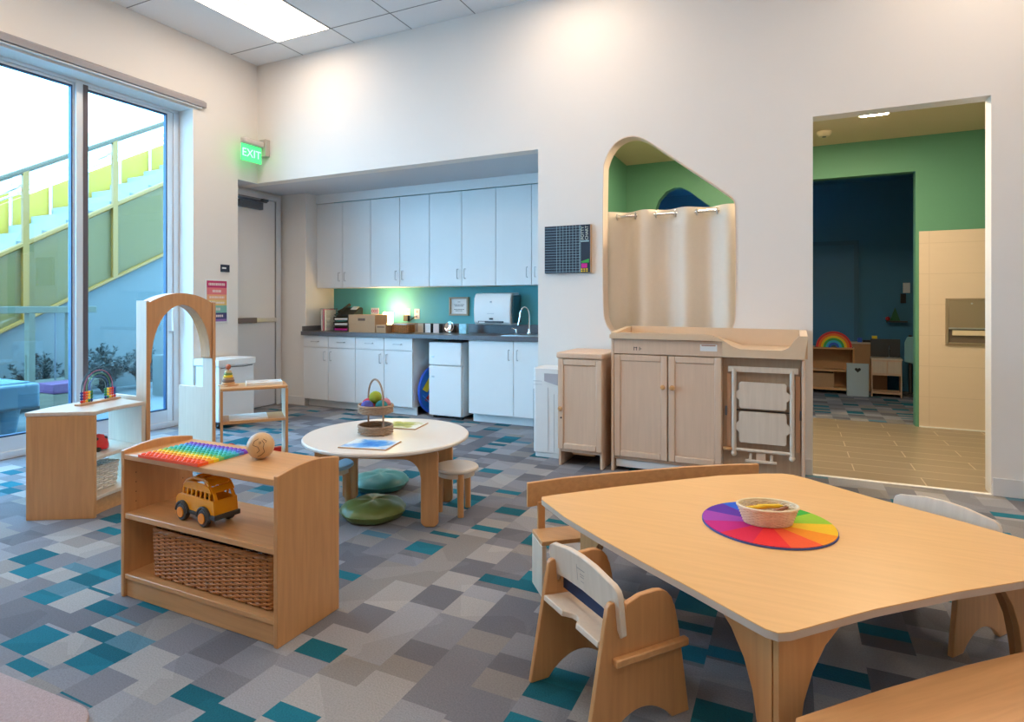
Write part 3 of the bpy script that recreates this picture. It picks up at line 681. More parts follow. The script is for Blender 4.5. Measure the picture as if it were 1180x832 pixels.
# ------------------------------------------------------------------ curtain behind shaped opening
cu = thing('curtain', 'cream grommet curtain hanging in the shaped opening', 'curtain', (-.93, 4.93, 0))
b = MB(); N = 130; zt, zb = 1.985, .86; cols = []
for i in range(N+1):
    x = -.60+1.20*i/N; a = 2*PI*(x+.015)/.326
    y = .050*math.cos(a)
    col = []
    for k in range(9):
        f = k/8; col.append(b.bm.verts.new((x+.006*math.sin(a*.5+f*2)*f, y*(1+.15*f)-.0, zt+(zb-zt)*f)))
    cols.append(col)
for i in range(N):
    for k in range(8): b._f([cols[i][k], cols[i+1][k], cols[i+1][k+1], cols[i][k+1]])
cl_ = b.build('cloth', W['curtain'], cu)
so = cl_.modifiers.new('solid', 'SOLIDIFY'); so.thickness = .0025
b = MB().cyl((-.62, 0, 1.945), (.62, 0, 1.945), .013, n=14); b.build('rod', W['chrome'], cu)
for k in range(7):
    x = -.015-.0815-.489+.163*k
    if abs(x) > .59: continue
    sgn = 1 if (k % 2) else -1
    MB().tube([(x+.004*sgn, .024*math.cos(t_), 1.945+.024*math.sin(t_)) for t_ in [i*2*PI/16 for i in range(16)]], .006, 8, closed=True).build('grommet', W['metal'], cu)

# ------------------------------------------------------------------ air purifier
ap = thing('air_purifier', 'white tower air purifier standing left of the small wooden cabinet', 'air purifier', (-1.735, 4.31, 0))
MB().prism(rrect(-.13, .13, 0, .26, .03), .035, .70).build('body', W['white'], ap, .006)
MB().prism(rrect(-.12, .12, .01, .25, .03), 0, .0345).build('base', W['white'], ap)
MB().box(-.136, -.1305, .03, .05, .10, .53).build('air_slot', W['dark'], ap)
MB().prism([(-.03, .60), (.12, .56), (.12, .66), (-.03, .66)], -.004, -.0005, 'y').build('display', mat('grey_display', (.48, .46, .5), .3), ap)
MB().box(-.125, -.05, -.003, -.0005, .595, .600).box(-.125, -.05, -.003, -.0005, .57, .573).box(.0, .004, -.003, -.0005, .05, .55).box(.05, .054, -.003, -.0005, .05, .5).build('seam', mat('light_grey_seam', (.6, .6, .62), .5), ap)

# ------------------------------------------------------------------ small wooden cabinet
def panel_door(t, x0, x1, z0, z1, y0, knob, m=None, stile=.045):
    m = m or W['birch']
    b = MB()
    b.box(x0, x0+stile, y0, y0+.02, z0, z1).box(x1-stile, x1, y0, y0+.02, z0, z1).box(x0+stile, x1-stile, y0, y0+.02, z1-stile, z1).box(x0+stile, x1-stile, y0, y0+.02, z0, z0+stile)
    d = b.build('door', m, t, .006)
    MB().box(x0+stile+.001, x1-stile-.001, y0+.008, y0+.018, z0+stile+.001, z1-stile-.001).build('panel', W['birch'], d)
    k = MB(); prof = [(.006, 0), (.006, .012), (.016, .018), (.018, .026), (.012, .034), (0, .036)]
    k.lathe(prof, 18)
    for v in k.bm.verts:
        x, y, z = v.co; v.co = (knob[0]+x, y0-z, knob[1]+y)
    k.build('knob', W['maple'], d)
    return d
sc = thing('small_wooden_cabinet', 'narrow birch cabinet with one panelled door left of the changing table', 'cabinet', (-1.415, 4.13, 0))
b = MB(); w = .17
b.box(-w, -w+.02, .022, .46, 0, .80).box(w-.02, w, .022, .46, 0, .80).box(-w+.02, w-.02, .44, .46, .10, .80).box(-w+.02, w-.02, .022, .44, .105, .125)
b.build('body', W['birch'], sc, .003)
MB().prism(rrect(-w-.012, w+.012, -.006, .47, .02), .801, .845).build('top', W['birch'], sc, .01, seg=3)
dr = panel_door(sc, -w, w, .128, .797, 0, (-w+.028, .43))
MB().cyl((-w+.028, -.002, .36), (-w+.028, .001, .36), .007).build('lock', W['dark'], dr)
MB().box(-.07, .10, .05, .20, .085, .104).build('scrap_tray', W['maple'], sc)

# ------------------------------------------------------------------ changing table
ch = thing('changing_table', 'birch changing table with two panelled doors and pull-out ladder', 'changing table', (-.555, 4.18, 0))
X0, X1 = -.635, .625   # world -1.19 .. .07
XM = .115              # divider (world -.44)
b = MB()
b.box(X0, X0+.02, .0, .47, 0, .955).box(XM-.01, XM+.01, .022, .47, 0, .845).box(X0+.02, XM-.01, .45, .47, .06, .94)
b.box(X0+.02, XM-.01, .022, .45, .085, .105)
b.build('body', W['birch'], ch, .003)
MB().box(X1-.02, X1, .0, .47, 0, .845).build('side_panel', W['birch'], ch, .003)
MB().box(X0+.021, XM+.012, .0, .02, .848, .952).build('header_board', W['birch'], ch, .003)
d1 = panel_door(ch, X0+.022, -.235, .108, .842, 0, (-.262, .625)); d2 = panel_door(ch, -.228, XM+.008, .108, .842, 0, (-.198, .625))
MB().box(X0+.03, .09, .03, .05, .03, .08).build('drawer_edge', W['white'], ch)
MB().box(-.075+.06, .035+.06, -.0015, -.0003, .885, .93).build('label_sticker', W['paper'], ch)
MB().box(-.005, .085, -.003, -.0017, .920, .926).build('label_stripe', flat('brown_label_stripe', (.45, .16, .06)), ch)
b = MB()
for k, x in enumerate((-.47, -.452, -.43)): b.prism([(x, .875), (x+.004, .875), (x+.004, .90), (x, .90)], -.0015, -.0003, 'y')
b.box(-.465, -.445, -.0015, -.0003, .893, .897).box(-.425, -.415, -.0015, -.0003, .885, .889); b.build('printed_mark', INK, ch)
# moulded top
prof = [(X0-.004, .958), (X0-.004, .985), (X0+.07, 1.0), (-.02, 1.0), (.06, .992), (.13, .965), (.19, .925), (.24, .907), (.49, .905), (.53, .925), (.565, .975), (.59, 1.0), (X1+.014, 1.0), (X1+.014, .97), (X1-.005, .852), (XM+.015, .852), (XM+.015, .956)]
b = MB().prism(prof, -.03, .012, 'y')
b.prism([(.0125, .953), (.0125, 1.0), (.47, 1.03), (.485, 1.03), (.485, .953)], X0-.004, X0+.035, 'x')
b = b.build('moulded_top', W['cream_plastic'], ch, 0, smooth=False) and MB()
b.prism([(.0125, .852), (.0125, 1.0), (.47, 1.02), (.485, 1.02), (.485, .852)], X1-.03, X1+.014, 'x')
b.prism([(X0+.036, .953), (X0+.036, 1.032), (X1-.031, 1.022), (X1-.031, .953)], .455, .485, 'y')
b.prism([(X0+.036, .962), (.06, .962), (.22, .905), (X1-.031, .905), (X1-.031, .893), (.21, .893), (.05, .9535), (X0+.036, .9535)], .013, .454, 'y')
b.box(.10, X1-.031, .440, .4545, .90, 1.02)
b.build('basin', W['cream_plastic'], ch, 0)
# recess with ladder
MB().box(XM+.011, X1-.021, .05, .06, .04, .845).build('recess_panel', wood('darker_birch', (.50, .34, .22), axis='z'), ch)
ld = MB()
lx0, lx1 = XM+.085, X1-.075
for x in (lx0, lx1): ld.cyl((x, .015, .215), (x, .015, .775), .015, n=14).ball((x, .015, .212), .019)
ld.box(lx0-.035, lx1+.035, .004, .026, .755, .79).cyl((lx0, .015, .24), (lx1, .015, .24), .011)
ladder = ld.build('ladder_frame', W['pale'], ch, 0)
lrw = wood('ladder_rail_wood', (.60, .34, .20), axis='z')
MB().box(lx0-.045, lx0-.020, .03, .046, .25, .74).build('ladder_rail', lrw, ch); MB().box(lx1+.02, lx1+.045, .03, .046, .25, .74).build('ladder_rail', lrw, ch)
def step(zc, h):
    a, c_ = lx0+.022, lx1-.022
    p = [(a+.02, zc-h/2), (c_-.02, zc-h/2), (c_-.01, zc-h/2+.012), (c_-.01, zc-h*.18), (c_+.018, zc-.01), (c_+.018, zc+.015), (c_-.01, zc+h*.2), (c_-.01, zc+h/2-.012), (c_-.02, zc+h/2), (a+.02, zc+h/2), (a+.01, zc+h/2-.012), (a+.01, zc+h*.2), (a-.018, zc+.015), (a-.018, zc-.01), (a+.01, zc-h*.18), (a+.01, zc-h/2+.012)]
    MB().prism(p, .006, .024, 'y').build('ladder_step', W['pale'], ch, .002)
step(.602, .175); step(.392, .205)
MB().box(lx0+.0, lx1, .026, .036, .497, .503).build('gap_rod', W['dark'], ch)
for x in (lx0-.05, lx1+.05): MB().box(x-.006, x+.006, .015, .03, .46, .52).build('latch', W['dark_metal'], ch)
MB().tube([(.30, .035, .215), (.30, .015, .18), (.27, .01, .172), (.46, .01, .172), (.43, .015, .18), (.43, .035, .215)], .010, 8).build('bar_handle', W['pale'], ch)
MB().box(.335, .395, .02, .048, .165, .235).build('handle_block', W['birch'], ch, .003)
MB().prism(arc(XM+.045, .015, .03, 0, 360, 20)[:-1], .235, .247).build('ladder_foot', W['maple'], ch)

# ------------------------------------------------------------------ foreground shelf
fs = thing('open_shelf_unit', 'low maple shelf unit with two open levels in the left foreground', 'shelf', (-2.06, 1.51, 0))
def side_prof(): return [(0, 0), (.31, 0), (.31, .600)]+[(.31-.31*i/12, .600+.020*math.sin(PI*i/12)) for i in range(1, 12)]+[(0, .600)]
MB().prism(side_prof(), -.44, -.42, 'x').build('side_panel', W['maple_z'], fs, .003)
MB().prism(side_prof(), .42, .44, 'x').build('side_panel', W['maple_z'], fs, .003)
MB().box(-.4195, .4195, .001, .309, .565, .587).build('top_board', W['maple'], fs, .003)
MB().box(-.4195, .4195, .003, .307, .322, .345).build('shelf_board', W['maple'], fs, .003)
MB().box(-.4195, .4195, .003, .307, .075, .095).build('bottom_board', W['maple'], fs, .003)
MB().box(-.4195, .4195, .012, .030, 0, .0745).build('kick_board', W['maple'], fs, .002)
b = MB()
for y in (.05, .26):
    for z in (.38, .42, .46, .50): b.cyl((-.4198, y, z), (-.4190, y, z), .0026, n=8)
b.build('peg_hole', mat('dark_hole', (.20, .10, .05), .8), fs)
# rainbow pop board
rbd = thing('rainbow_bubble_board', 'flat rainbow coloured silicone bubble board on the foreground shelf', 'toy', (-2.20, 1.62, .5875), R(1))
b = MB(); ms = [RED, ORANGE, YEL, LIME, GRN, TEAL, CYAN, BLUE, PUR, flat('violet_plastic', (.30, .05, .50))]
ms = [ORANGE, flat('red_orange_silicone', (.95, .10, .02)), YEL, flat('yellow_silicone', (.9, .75, .03)), flat('green_silicone', (.08, .55, .25)), TEAL, CYAN, flat('sky_silicone', (.05, .40, .75)), PUR, PUR]
ms = [flat('rb0', (.95, .10, .02)), flat('rb1', (.95, .13, .02)), flat('rb2', (.95, .42, .02)), flat('rb3', (.92, .72, .03)), flat('rb4', (.25, .62, .15)), flat('rb5', (.03, .52, .38)), flat('rb6', (.03, .52, .52)), flat('rb7', (.04, .48, .70)), flat('rb8', (.10, .20, .75)), flat('rb9', (.22, .05, .60))]
for m_, nm in zip(ms, ('red_silicone', 'red_silicone', 'orange_silicone', 'yellow_silicone', 'lime_silicone', 'green_silicone', 'teal_silicone', 'cyan_silicone', 'blue_silicone', 'purple_silicone')): m_.name = nm
for k in range(10):
    b.mi = k; y0 = -.118+.0236*k
    b.box(-.172, .172, y0, y0+.0236, 0, .011)
    for i in range(14):
        x = -.156+.024*i
        b.lathe([(.0095, .0112), (.0088, .0145), (.005, .0175), (0, .018)], 8, (x, y0+.0118), cap=False)
b.build('bubble_sheet', ms, rbd)
# wooden ball
wbll = thing('wooden_ball', 'light wooden ball with inked drawing on the foreground shelf', 'ball', (-1.915, 1.70, .5875))
b = MB(); r = .052; b.lathe([(0, .0)]+[(r*math.sin(PI*i/16), r*.98-r*math.cos(PI*i/16)) for i in range(2, 17)], 28); b.build('ball', wood('ball_wood', (.66, .43, .22), axis='z'), wbll)
ink = MB()
def onball(az, el): return (r*1.005*math.cos(el)*math.cos(az), r*1.005*math.cos(el)*math.sin(az), r*.98+r*1.005*math.sin(el))
base = R(-50)
for pts in ([(-.05, .75), (-.32, .55), (-.35, .25), (-.05, .12), (.05, -.15), (-.12, -.35)], [(.2, .6), (.32, .35), (.25, .05), (.34, -.3), (.15, -.55), (-.1, -.7)], [(-.02, .45), (.1, .5), (.12, .38), (.0, .35)], [(.3, .7), (.5, .5), (.42, .4)]):
    fine = []
    for p, q in zip(pts, pts[1:]):
        for k in range(4): fine.append((p[0]+(q[0]-p[0])*k/4, p[1]+(q[1]-p[1])*k/4))
    ink.tube([onball(base+a*1.25, e_) for a, e_ in fine+[pts[-1]]], .0011, 5)
ink.build('ink_drawing', mat('brown_ink', (.12, .06, .03), .6), wbll)
# toy bus
bus = thing('toy_bus', 'orange yellow toy bus on the middle shelf of the foreground unit', 'toy', (-2.105, 1.605, .3458), R(-6))
# local: front = -x ; length .27, width .105
LB = MB(); hw = .05
side = [(-.13, .045), (-.128, .085), (-.115, .098), (-.095, .104), (-.078, .135), (-.060, .160), (-.02, .172), (.05, .172), (.095, .160), (.115, .135), (.125, .09), (.130, .045)]
win = [(-.078+.026*i, .112) for i in range(6)]
# body sides as frame pieces so the windows are real openings
lowp = [(-.13, .040), (-.128, .085), (-.112, .098), (.122, .098), (.130, .045)]
for s_ in (-1, 1):
    y0, y1 = (s_*hw, s_*(hw-.006)) if s_ > 0 else (-hw, -hw+.006)
    LB.prism([(-.13, .045), (-.128, .085), (-.115, .098), (-.095, .105), (.123, .105), (.130, .045)], min(y0, y1), max(y0, y1), 'y')
    LB.prism([(-.083, .131), (-.078, .138), (-.062, .155), (-.02, .162), (.05, .162), (.092, .152), (.110, .131)], min(y0, y1), max(y0, y1), 'y')
    for i in range(7):
        x = -.088+.0295*i
        LB.prism([(x, .105), (x+.010, .105), (x+.014, .131), (x+.004, .131)], min(y0, y1), max(y0, y1), 'y')
# hood, front, rear, floor
LB.prism([(-.13, .045), (-.128, .085), (-.115, .098), (-.095, .105), (-.095, .092), (-.122, .08), (-.124, .045)], -hw+.006, hw-.006, 'y')
LB.prism([(.123, .105), (.130, .045), (.124, .045), (.117, .105)], -hw+.006, hw-.006, 'y')
LB.prism([(.110, .131), (.123, .105), (.117, .105), (.104, .131)], -hw+.006, -hw+.02, 'y').prism([(.110, .131), (.123, .105), (.117, .105), (.104, .131)], hw-.02, hw-.006, 'y')
LB.prism([(.092, .152), (.110, .131), (.104, .131), (.086, .152)], -hw+.006, hw-.006, 'y')
LB.box(-.12, .12, -hw+.006, hw-.006, .045, .052)
# roof ring with opening + hump rails
rp = lambda x: .162-.0*abs(x)
for s_ in (-1, 1): LB.tube([(-.078, s_*.044, .140), (-.06, s_*.042, .158), (-.02, s_*.036, .172), (.05, s_*.036, .172), (.09, s_*.042, .156)], .007, 8)
LB.tube([(-.02, -.036, .172), (-.02, -.02, .177), (-.02, .02, .177), (-.02, .036, .172)], .0055, 8)
LB.tube([(.015, -.036, .172), (.015, -.02, .178), (.015, .02, .178), (.015, .036, .172)], .0055, 8)
LB.tube([(.05, -.036, .172), (.05, -.02, .177), (.05, .02, .177), (.05, .036, .172)], .0055, 8)
LB.prism([(.05, .158), (.05, .178), (.075, .172), (.092, .155)], -.042, .042, 'y').prism([(-.078, .134), (-.062, .158), (-.05, .162), (-.06, .140)], -.046, .046, 'y')
LB.build('body', W['bus'], bus, .002)
# fenders + bumper dark
FD = MB()
for x in (-.078, .066):
    for s_ in (-1, 1):
        pts = arc(x, .034, .044, 0, 180, 12)+arc(x, .034, .036, 180, 0, 12)
        a, c_ = sorted((s_*.044, s_*.060)); FD.prism(pts, a, c_, 'y')
FD.box(-.036, .024, -.053, .053, .034, .048).box(-.134, -.12, -.048, .048, .034, .05).box(.108, .138, -.054, .054, .034, .052)
FD.build('bumper', W['charcoal'], bus, .002)
for x in (-.078, .066):
    for s_ in (-1, 1):
        w_ = MB().tube([(x, s_*.040, .034), (x, s_*.060, .034)], .0335, 24).build('wheel', W['charcoal'], bus, .004)
        MB().tube([(x, s_*.0602, .034), (x, s_*.065, .034)], .021, 20).build('hub_cap', W['hub'], w_, .002)
# wicker basket
wk = thing('wicker_basket', 'large brown rectangular wicker basket on the bottom shelf of the foreground unit', 'basket', (-2.02, 1.665, .0955))
pts = rrect(-.335, .335, -.115, .115, .03)
b = MB(); b.prism(rrect(-.325, .325, -.105, .105, .03), .001, .006); weave(b, pts, .006, .185, 24, 50, .0042, .0036, flare=.02, sub=4); wv = b.build('weave', W['wicker'], wk)
b = MB(); stakes_(b, pts, .003, .188, 50, .0030, .02); so_ = b.build('stake', W['wicker_dark'], wk)
b = MB()
for k in range(3):
    base_ = path_len_resample(rrect(-.341, .341, -.118, .118, .03), 120)
    b.tube([(a.x+nn.x*.004*math.cos(i*.8+k*2.1), a.y+nn.y*.004*math.cos(i*.8+k*2.1), .190+.004*math.sin(i*.8+k*2.1)) for i, (a, nn) in enumerate(base_)], .0052, 6, closed=True)
b.build('braided_rim', W['wicker'], wk)
b = MB()
for s_ in (-1, 1): b.tube([(s_*.345, -.05, .185), (s_*.352, -.03, .200), (s_*.352, .03, .200), (s_*.345, .05, .185)], .009, 8)
b.build('handle', W['wicker'], wk)
o = thing('black_toy_track', 'black plastic toy piece lying in the wicker basket', 'toy', (-2.13, 1.64, .2550), R(8))
MB().box(-.13, .13, -.05, .05, 0, .018).build('plate', W['dark'], o, .003)
b = MB()
for i in range(8):
    for j in range(3): b.cyl((-.11+.03*i, -.03+.03*j, .0182), (-.11+.03*i, -.03+.03*j, .026), .009, n=10)
b.build('stud', mat('grey_stud', (.25, .25, .28), .3), o)
o['label'] = 'black studded toy plate lying on top inside the brown wicker basket'
MB().box(-.12, .12, -.045, .045, -.15, -.001).build('lower_block', W['dark'], o)

# ------------------------------------------------------------------ curved shelf
cs = thing('curved_shelf_unit', 'curved maple shelf unit by the sliding glass door at the left edge', 'shelf', (-3.036, 2.305, 0))
r1, r2, a0, a1 = .59, .95, 177.0, 211.7
def sector(ra, rb_, p0=a0, p1=a1, n_=20): return arc(0, 0, ra, p0, p1, n_)+arc(0, 0, rb_, p1, p0, n_)
e1 = 1.3; e2 = 1.3
MB().prism(sector(r1-.004, r2+.004), .578, .600).build('top_board', wood('pale_top', (.72, .60, .50), axis='y', rough=.3), cs, .004)
MB().prism(sector(r1+.004, r2, a0+e1*1.5, a1-e2*1.5), .318, .338).build('shelf_board', W['pale'], cs, .002)
MB().prism(sector(r1+.004, r2, a0+e1*1.5, a1-e2*1.5), .092, .112).build('bottom_board', W['pale'], cs, .002)
MB().prism(sector(r1+.03, r1+.05, a0+e1*1.5, a1-e2*1.5), 0, .0915).build('kick_board', W['maple'], cs)
def endp(ang):
    M_ = Matrix.Rotation(R(ang), 4, 'Z'); b = MB()
    b.prism([(r1, 0), (r2, 0), (r2, .577), (r1, .577)], -.011, .011, 'y', M_); return b
endp(a1-.9).build('end_panel', W['maple_z'], cs, .003); endp(a0+.9).build('end_panel', W['pale'], cs, .003)
def csp(rr, ang, z): return (-3.036+rr*math.cos(R(ang)), 2.305+rr*math.sin(R(ang)), z)
# bead abacus arch on top
p = csp(.80, 193, .6005)
ab = thing('rainbow_bead_arch', 'wire rainbow arch toy with coloured beads on the curved shelf', 'toy', (-3.862, 2.20, .6005), R(108.5))
MB().box(-.155, .155, -.022, .022, 0, .012).build('base', wood('beadbase', (.62, .36, .2)), ab, .003)
wc = [flat('dark_blue_bead', (.02, .04, .25)), RED, ORANGE, YEL, flat('dark_green_bead', (.02, .20, .06))]
for k in range(5):
    rr = .125-.018*k; zt_ = .10
    wirep = [(-rr, 0, .012), (-rr, 0, zt_*.9)]+[(-rr*math.cos(PI*i/14), 0, zt_*.9+rr*math.sin(PI*i/14)) for i in range(1, 14)]+[(rr, 0, zt_*.9), (rr, 0, .012)]
    wi = MB().tube(wirep, .0030, 6).build('wire', (flat('wire_colour', ((.03, .10, .16), (.35, .08, .16), (.08, .25, .12), (.05, .12, .3), (.1, .2, .25))[k], .4)), ab)
    for s_ in (-1, 1):
        for j in range(4):
            MB().lathe([(.003, 0), (.0078, .004), (.0078, .012), (.003, .0165)], 10, (s_*rr, 0)).build('bead', wc[(k+(0 if s_ > 0 else 0)) % 5] if j % 4 else wc[(k+1) % 5], wi)
            wi.children[-1].location = (0, 0, .0125+.0168*j)
# contents of the curved shelf
o = thing('ladybird_toy', 'red and black ladybird toy on the middle level of the curved shelf', 'toy', csp(.70, 196, .3385), R(215))
b = MB(); b.lathe([(0, .012), (.05, .012), (.052, .03), (.045, .065), (.025, .09), (0, .098)], 24); b.build('shell', RED, o)
MB().ball((.05, 0, .04), .026).build('head', W['dark'], o); b = MB()
for a in (20, 100, 190, 260, 320): b.ball((.035*math.cos(R(a)), .035*math.sin(R(a)), .072), .011)
b.build('spot', W['dark'], o); b = MB()
for s_ in (-1, 1): b.cyl((-.02, s_*.03, .014), (-.02, s_*.05, .014), .014).cyl((.03, s_*.03, .014), (.03, s_*.05, .014), .014)
b.build('wheel', W['dark'], o)
o = thing('white_woven_basket', 'whitewashed woven basket on the bottom level of the curved shelf', 'basket', csp(.76, 196, .1125), R(15))
pts = rrect(-.10, .10, -.09, .09, .02); b = MB(); b.prism(rrect(-.095, .095, -.085, .085, .02), .001, .005); weave(b, pts, .005, .15, 11, 22, .0065, .005, flare=.12, sub=3); b.build('weave', W['white_wicker'], o)
b = MB(); stakes_(b, pts, .002, .152, 22, .004, .12); b.build('stake', W['white_wicker'], o)
o = thing('black_toy_cup', 'small black cup toy on top in the white woven basket', 'toy', csp(.74, 198, .2130))
MB().lathe([(.02, 0), (.026, .04), (.024, .04), (.018, .004), (0, .004)], 16).lathe([(.0, -.09), (.015, -.09), (.015, 0), (0, 0)], 12).build('cup', W['dark'], o)

# ------------------------------------------------------------------ arch between shelves
ar = thing('play_arch', 'tall wooden archway between the curved shelf and the slanted shelf', 'archway', (-3.69, 2.63, 0))
ya, yb_ = -.245, .245
def post(y, nm):
    s_ = -1 if y < 0 else 1
    a, c_ = (y, y+.02) if y < 0 else (y-.02, y)
    MB().prism([(0, 0), (0, 1.225), (-.10, 1.225), (-.10, .615), (-.36, .615), (-.36, 0)], a, c_, 'y').build(nm, W['pale'], ar, .002)  # posts painted pale to stand for window light on their faces
    MB().box(.0005, .008, a-.002, c_+.002, 0, 1.215).build('post_edge', W['arch'], ar)
post(ya, 'post'); post(yb_, 'post')
iw = yb_-.022
N = 24
outer = [(-iw, 1.215), (-iw, .83)]
prof = []
inner = [(-iw+.03+.0, .82)]
ell = []
for i in range(N+1):
    t_ = PI-PI*i/N; ell.append((math.cos(t_)*(iw-.012), .83+.368*math.sin(t_)))
top = []
for i in range(N+1):
    y = iw-2*iw*i/N; top.append((y, 1.215+.062*(1-(y/iw)**2)))
poly = [(-iw, .82), ]+ell+[(iw, .82)]+top
MB().prism(poly, -.098, -.0, 'x').build('arch_board', W['arch'], ar, .002)

# ------------------------------------------------------------------ slanted shelf right of arch
SR = R(51.5)
sr = thing('birch_display_shelf', 'light birch open shelf to the right of the wooden archway', 'shelf', (-3.675, 2.905, 0), SR)
# local: x along front (0..0.47), y depth (0..0.30)
MB().prism(rrect(0.0, .455, 0, .30, .02), .580, .600).build('top_board', W['maple'], sr, .004)
for x in (.0, .435):
    MB().box(x+.002, x+.020, .002, .298, 0, .5795).build('side_panel', W['pale'], sr, .002)
    MB().box(x+.002, x+.020, -.006, .0015, 0, .5795).build('panel_edge', W['arch'], sr)
MB().box(.0205, .4365, .004, .296, .342, .360).build('shelf_board', W['maple'], sr, .002)
MB().box(.0205, .4365, .004, .296, .075, .092).build('bottom_board', W['maple'], sr, .002)
def srp(x, y, z): return (-3.675+x*math.cos(SR)-y*math.sin(SR), 2.905+x*math.sin(SR)+y*math.cos(SR), z)
o = thing('stacking_ring_toy', 'rainbow stacking ring tower on the left of the birch shelf top', 'toy', srp(.055, .17, .6003))
MB().box(-.05, .05, -.05, .05, 0, .010).cyl((0, 0, .010), (0, 0, .13), .006).build('base', W['maple'], o, .002)
for k, (rr, m_) in enumerate(((.047, W['maple']), (.044, flat('brown_ring', (.22, .13, .08))), (.039, W['kraft']), (.034, YEL), (.029, flat('olive_ring', (.2, .3, .08))), (.024, flat('pale_ring', (.7, .55, .3))))):
    b = MB(); z0 = .0105+.0172*k; b.lathe([(.008, z0), (rr-.004, z0), (rr, z0+.008), (rr-.004, z0+.0165), (.008, z0+.0165)], 24, cap=False); b.build('ring', m_, o)
MB().ball((0, 0, .140), .020).build('top_knob', flat('red_brown_knob', (.45, .12, .05)), o)
o = thing('white_tray', 'shallow white tray on the top of the birch shelf', 'tray', srp(.30, .17, .6003), SR)
b = MB(); b.box(-.125, .125, -.09, .09, 0, .004); b.box(-.125, .125, -.09, -.085, .004, .020).box(-.125, .125, .085, .09, .004, .020).box(-.125, -.12, -.085, .085, .004, .020).box(.12, .125, -.085, .085, .004, .020); b.build('tray', W['white'], o)
o = thing('white_paper_pad', 'flat white pad on the middle level of the birch shelf', 'paper', srp(.22, .13, .3603), SR)
MB().box(-.16, .10, -.10, .12, 0, .010).build('pad', W['paper'], o)
o = thing('red_yellow_ball', 'red ball with yellow patch on the bottom level of the birch shelf', 'ball', srp(.07, .12, .0925))
MB().ball((0, 0, .045), .045).build('ball', RED, o)
b = MB(); b.ball((.024, -.034, .045), .015); b.build('patch', YEL, o)
o = thing('brown_toy_block', 'small brown block toy on the bottom level of the birch shelf', 'toy', srp(.21, .13, .0925), SR)
MB().prism([(-.035, 0), (.035, 0), (.035, .03), (0, .055), (-.035, .03)], -.02, .02, 'y').build('block', W['kraft'], o)
o = thing('red_toy_block', 'small red block toy at the right end of the birch shelf bottom', 'toy', srp(.38, .10, .0925), SR)
MB().box(-.035, .035, -.02, .02, 0, .035).cyl((-.02, -.022, .012), (-.02, .022, .012), .012).cyl((.02, -.022, .012), (.02, .022, .012), .012).build('block', RED, o)

# white storage cart against left wall
cb_ = thing('white_storage_cart', 'white storage cart with lid on casters against the wall by the exit door', 'storage cart', (-5.12, 4.11, 0))
MB().box(-.17, .16, -.20, .21, .07, .60).build('body', W['cab'], cb_, .006)
MB().box(-.18, .175, -.215, .22, .6005, .67).build('lid', W['white'], cb_, .008)
MB().box(-.16, .15, -.19, .20, .05, .0695).build('underframe', W['charcoal'], cb_)
MB().tube([(.1605, -.18, .585), (.1605, -.05, .592), (.1605, .08, .586), (.1605, .19, .592)], .004, 6).build('hanging_cord', W['charcoal'], cb_)
for sx in (-.13, .12):
    for sy in (-.16, .17): MB().cyl((sx-.012, sy, .025), (sx+.012, sy, .025), .025).build('caster', W['dark'], cb_)

# ------------------------------------------------------------------ round table group
TZ = .452
rt = thing('round_table', 'low round white topped table with curved wooden legs', 'table', (-2.125, 2.79, 0), R(20.2))
MB().lathe([(0, .430), (.462, .430), (.470, .436), (.470, .446), (.464, TZ), (0, TZ)], 96).build('tabletop', mat('white_wood_laminate', (.80, .74, .68), .28, var=.02), rt)
def arch_frame(y, nm):
    hx, lw, zt_ = .345, .095, .4295
    out = [(-hx, .0+.02), (-hx, zt_-.03), (-hx+.03, zt_), (hx-.03, zt_), (hx, zt_-.03), (hx, .02)]
    p = [(-hx+.02, 0), (-hx, .02), (-hx, zt_-.03), (-hx+.03, zt_), (hx-.03, zt_), (hx, zt_-.03), (hx, .02), (hx-.02, 0), (hx-lw+.02, 0), (hx-lw, .02)]
    p += [(hx-lw, .26)]+[(hx-lw-.09+.09*math.cos(R(a)), .26+.10*math.sin(R(a))) for a in (20, 40, 60, 80, 90)]
    p += [(-(hx-lw-.09)-.09*math.cos(R(a)), .26+.10*math.sin(R(a))) for a in (90, 80, 60, 40, 20)]+[(-hx+lw, .26), (-hx+lw, .02), (-hx+lw-.02, 0)]
    MB().prism(p, y-.014, y+.014, 'y').build(nm, W['maple_z'], rt, .007, seg=3)
arch_frame(-.205, 'leg_frame'); arch_frame(.205, 'leg_frame')
for x in (-.22, .22): MB().box(x-.01, x+.01, -.19, .19, .36, .4295).build('cross_rail', W['maple'], rt)
def stool(loc, rz, m_, label):
    o = thing('round_stool', label, 'stool', loc, rz, 'round stools at the round table')
    MB().lathe([(0, .245), (.120, .245), (.128, .252), (.128, .262), (.122, .268), (0, .268)], 40).build('seat', m_, o)
    for a in (0, 122, 250):
        MB().cyl((.098*math.cos(R(a)), .098*math.sin(R(a)), 0), (.092*math.cos(R(a)), .092*math.sin(R(a)), .2445), .017, .021, n=14).build('leg', W['maple_z'], o)
    MB().lathe([(.075, .215), (.105, .215), (.105, .2445), (.075, .2445)], 32, cap=False).build('apron', W['pale'], o)
    return o
stool((-1.765, 2.965, 0), R(-45), mat('cream_seat', (.72, .64, .56), .35), 'cream topped round stool at the right of the round table')
stool((-2.455, 2.69, 0), R(30), W['blue_seat'], 'pale blue round stool tucked at the left of the round table')
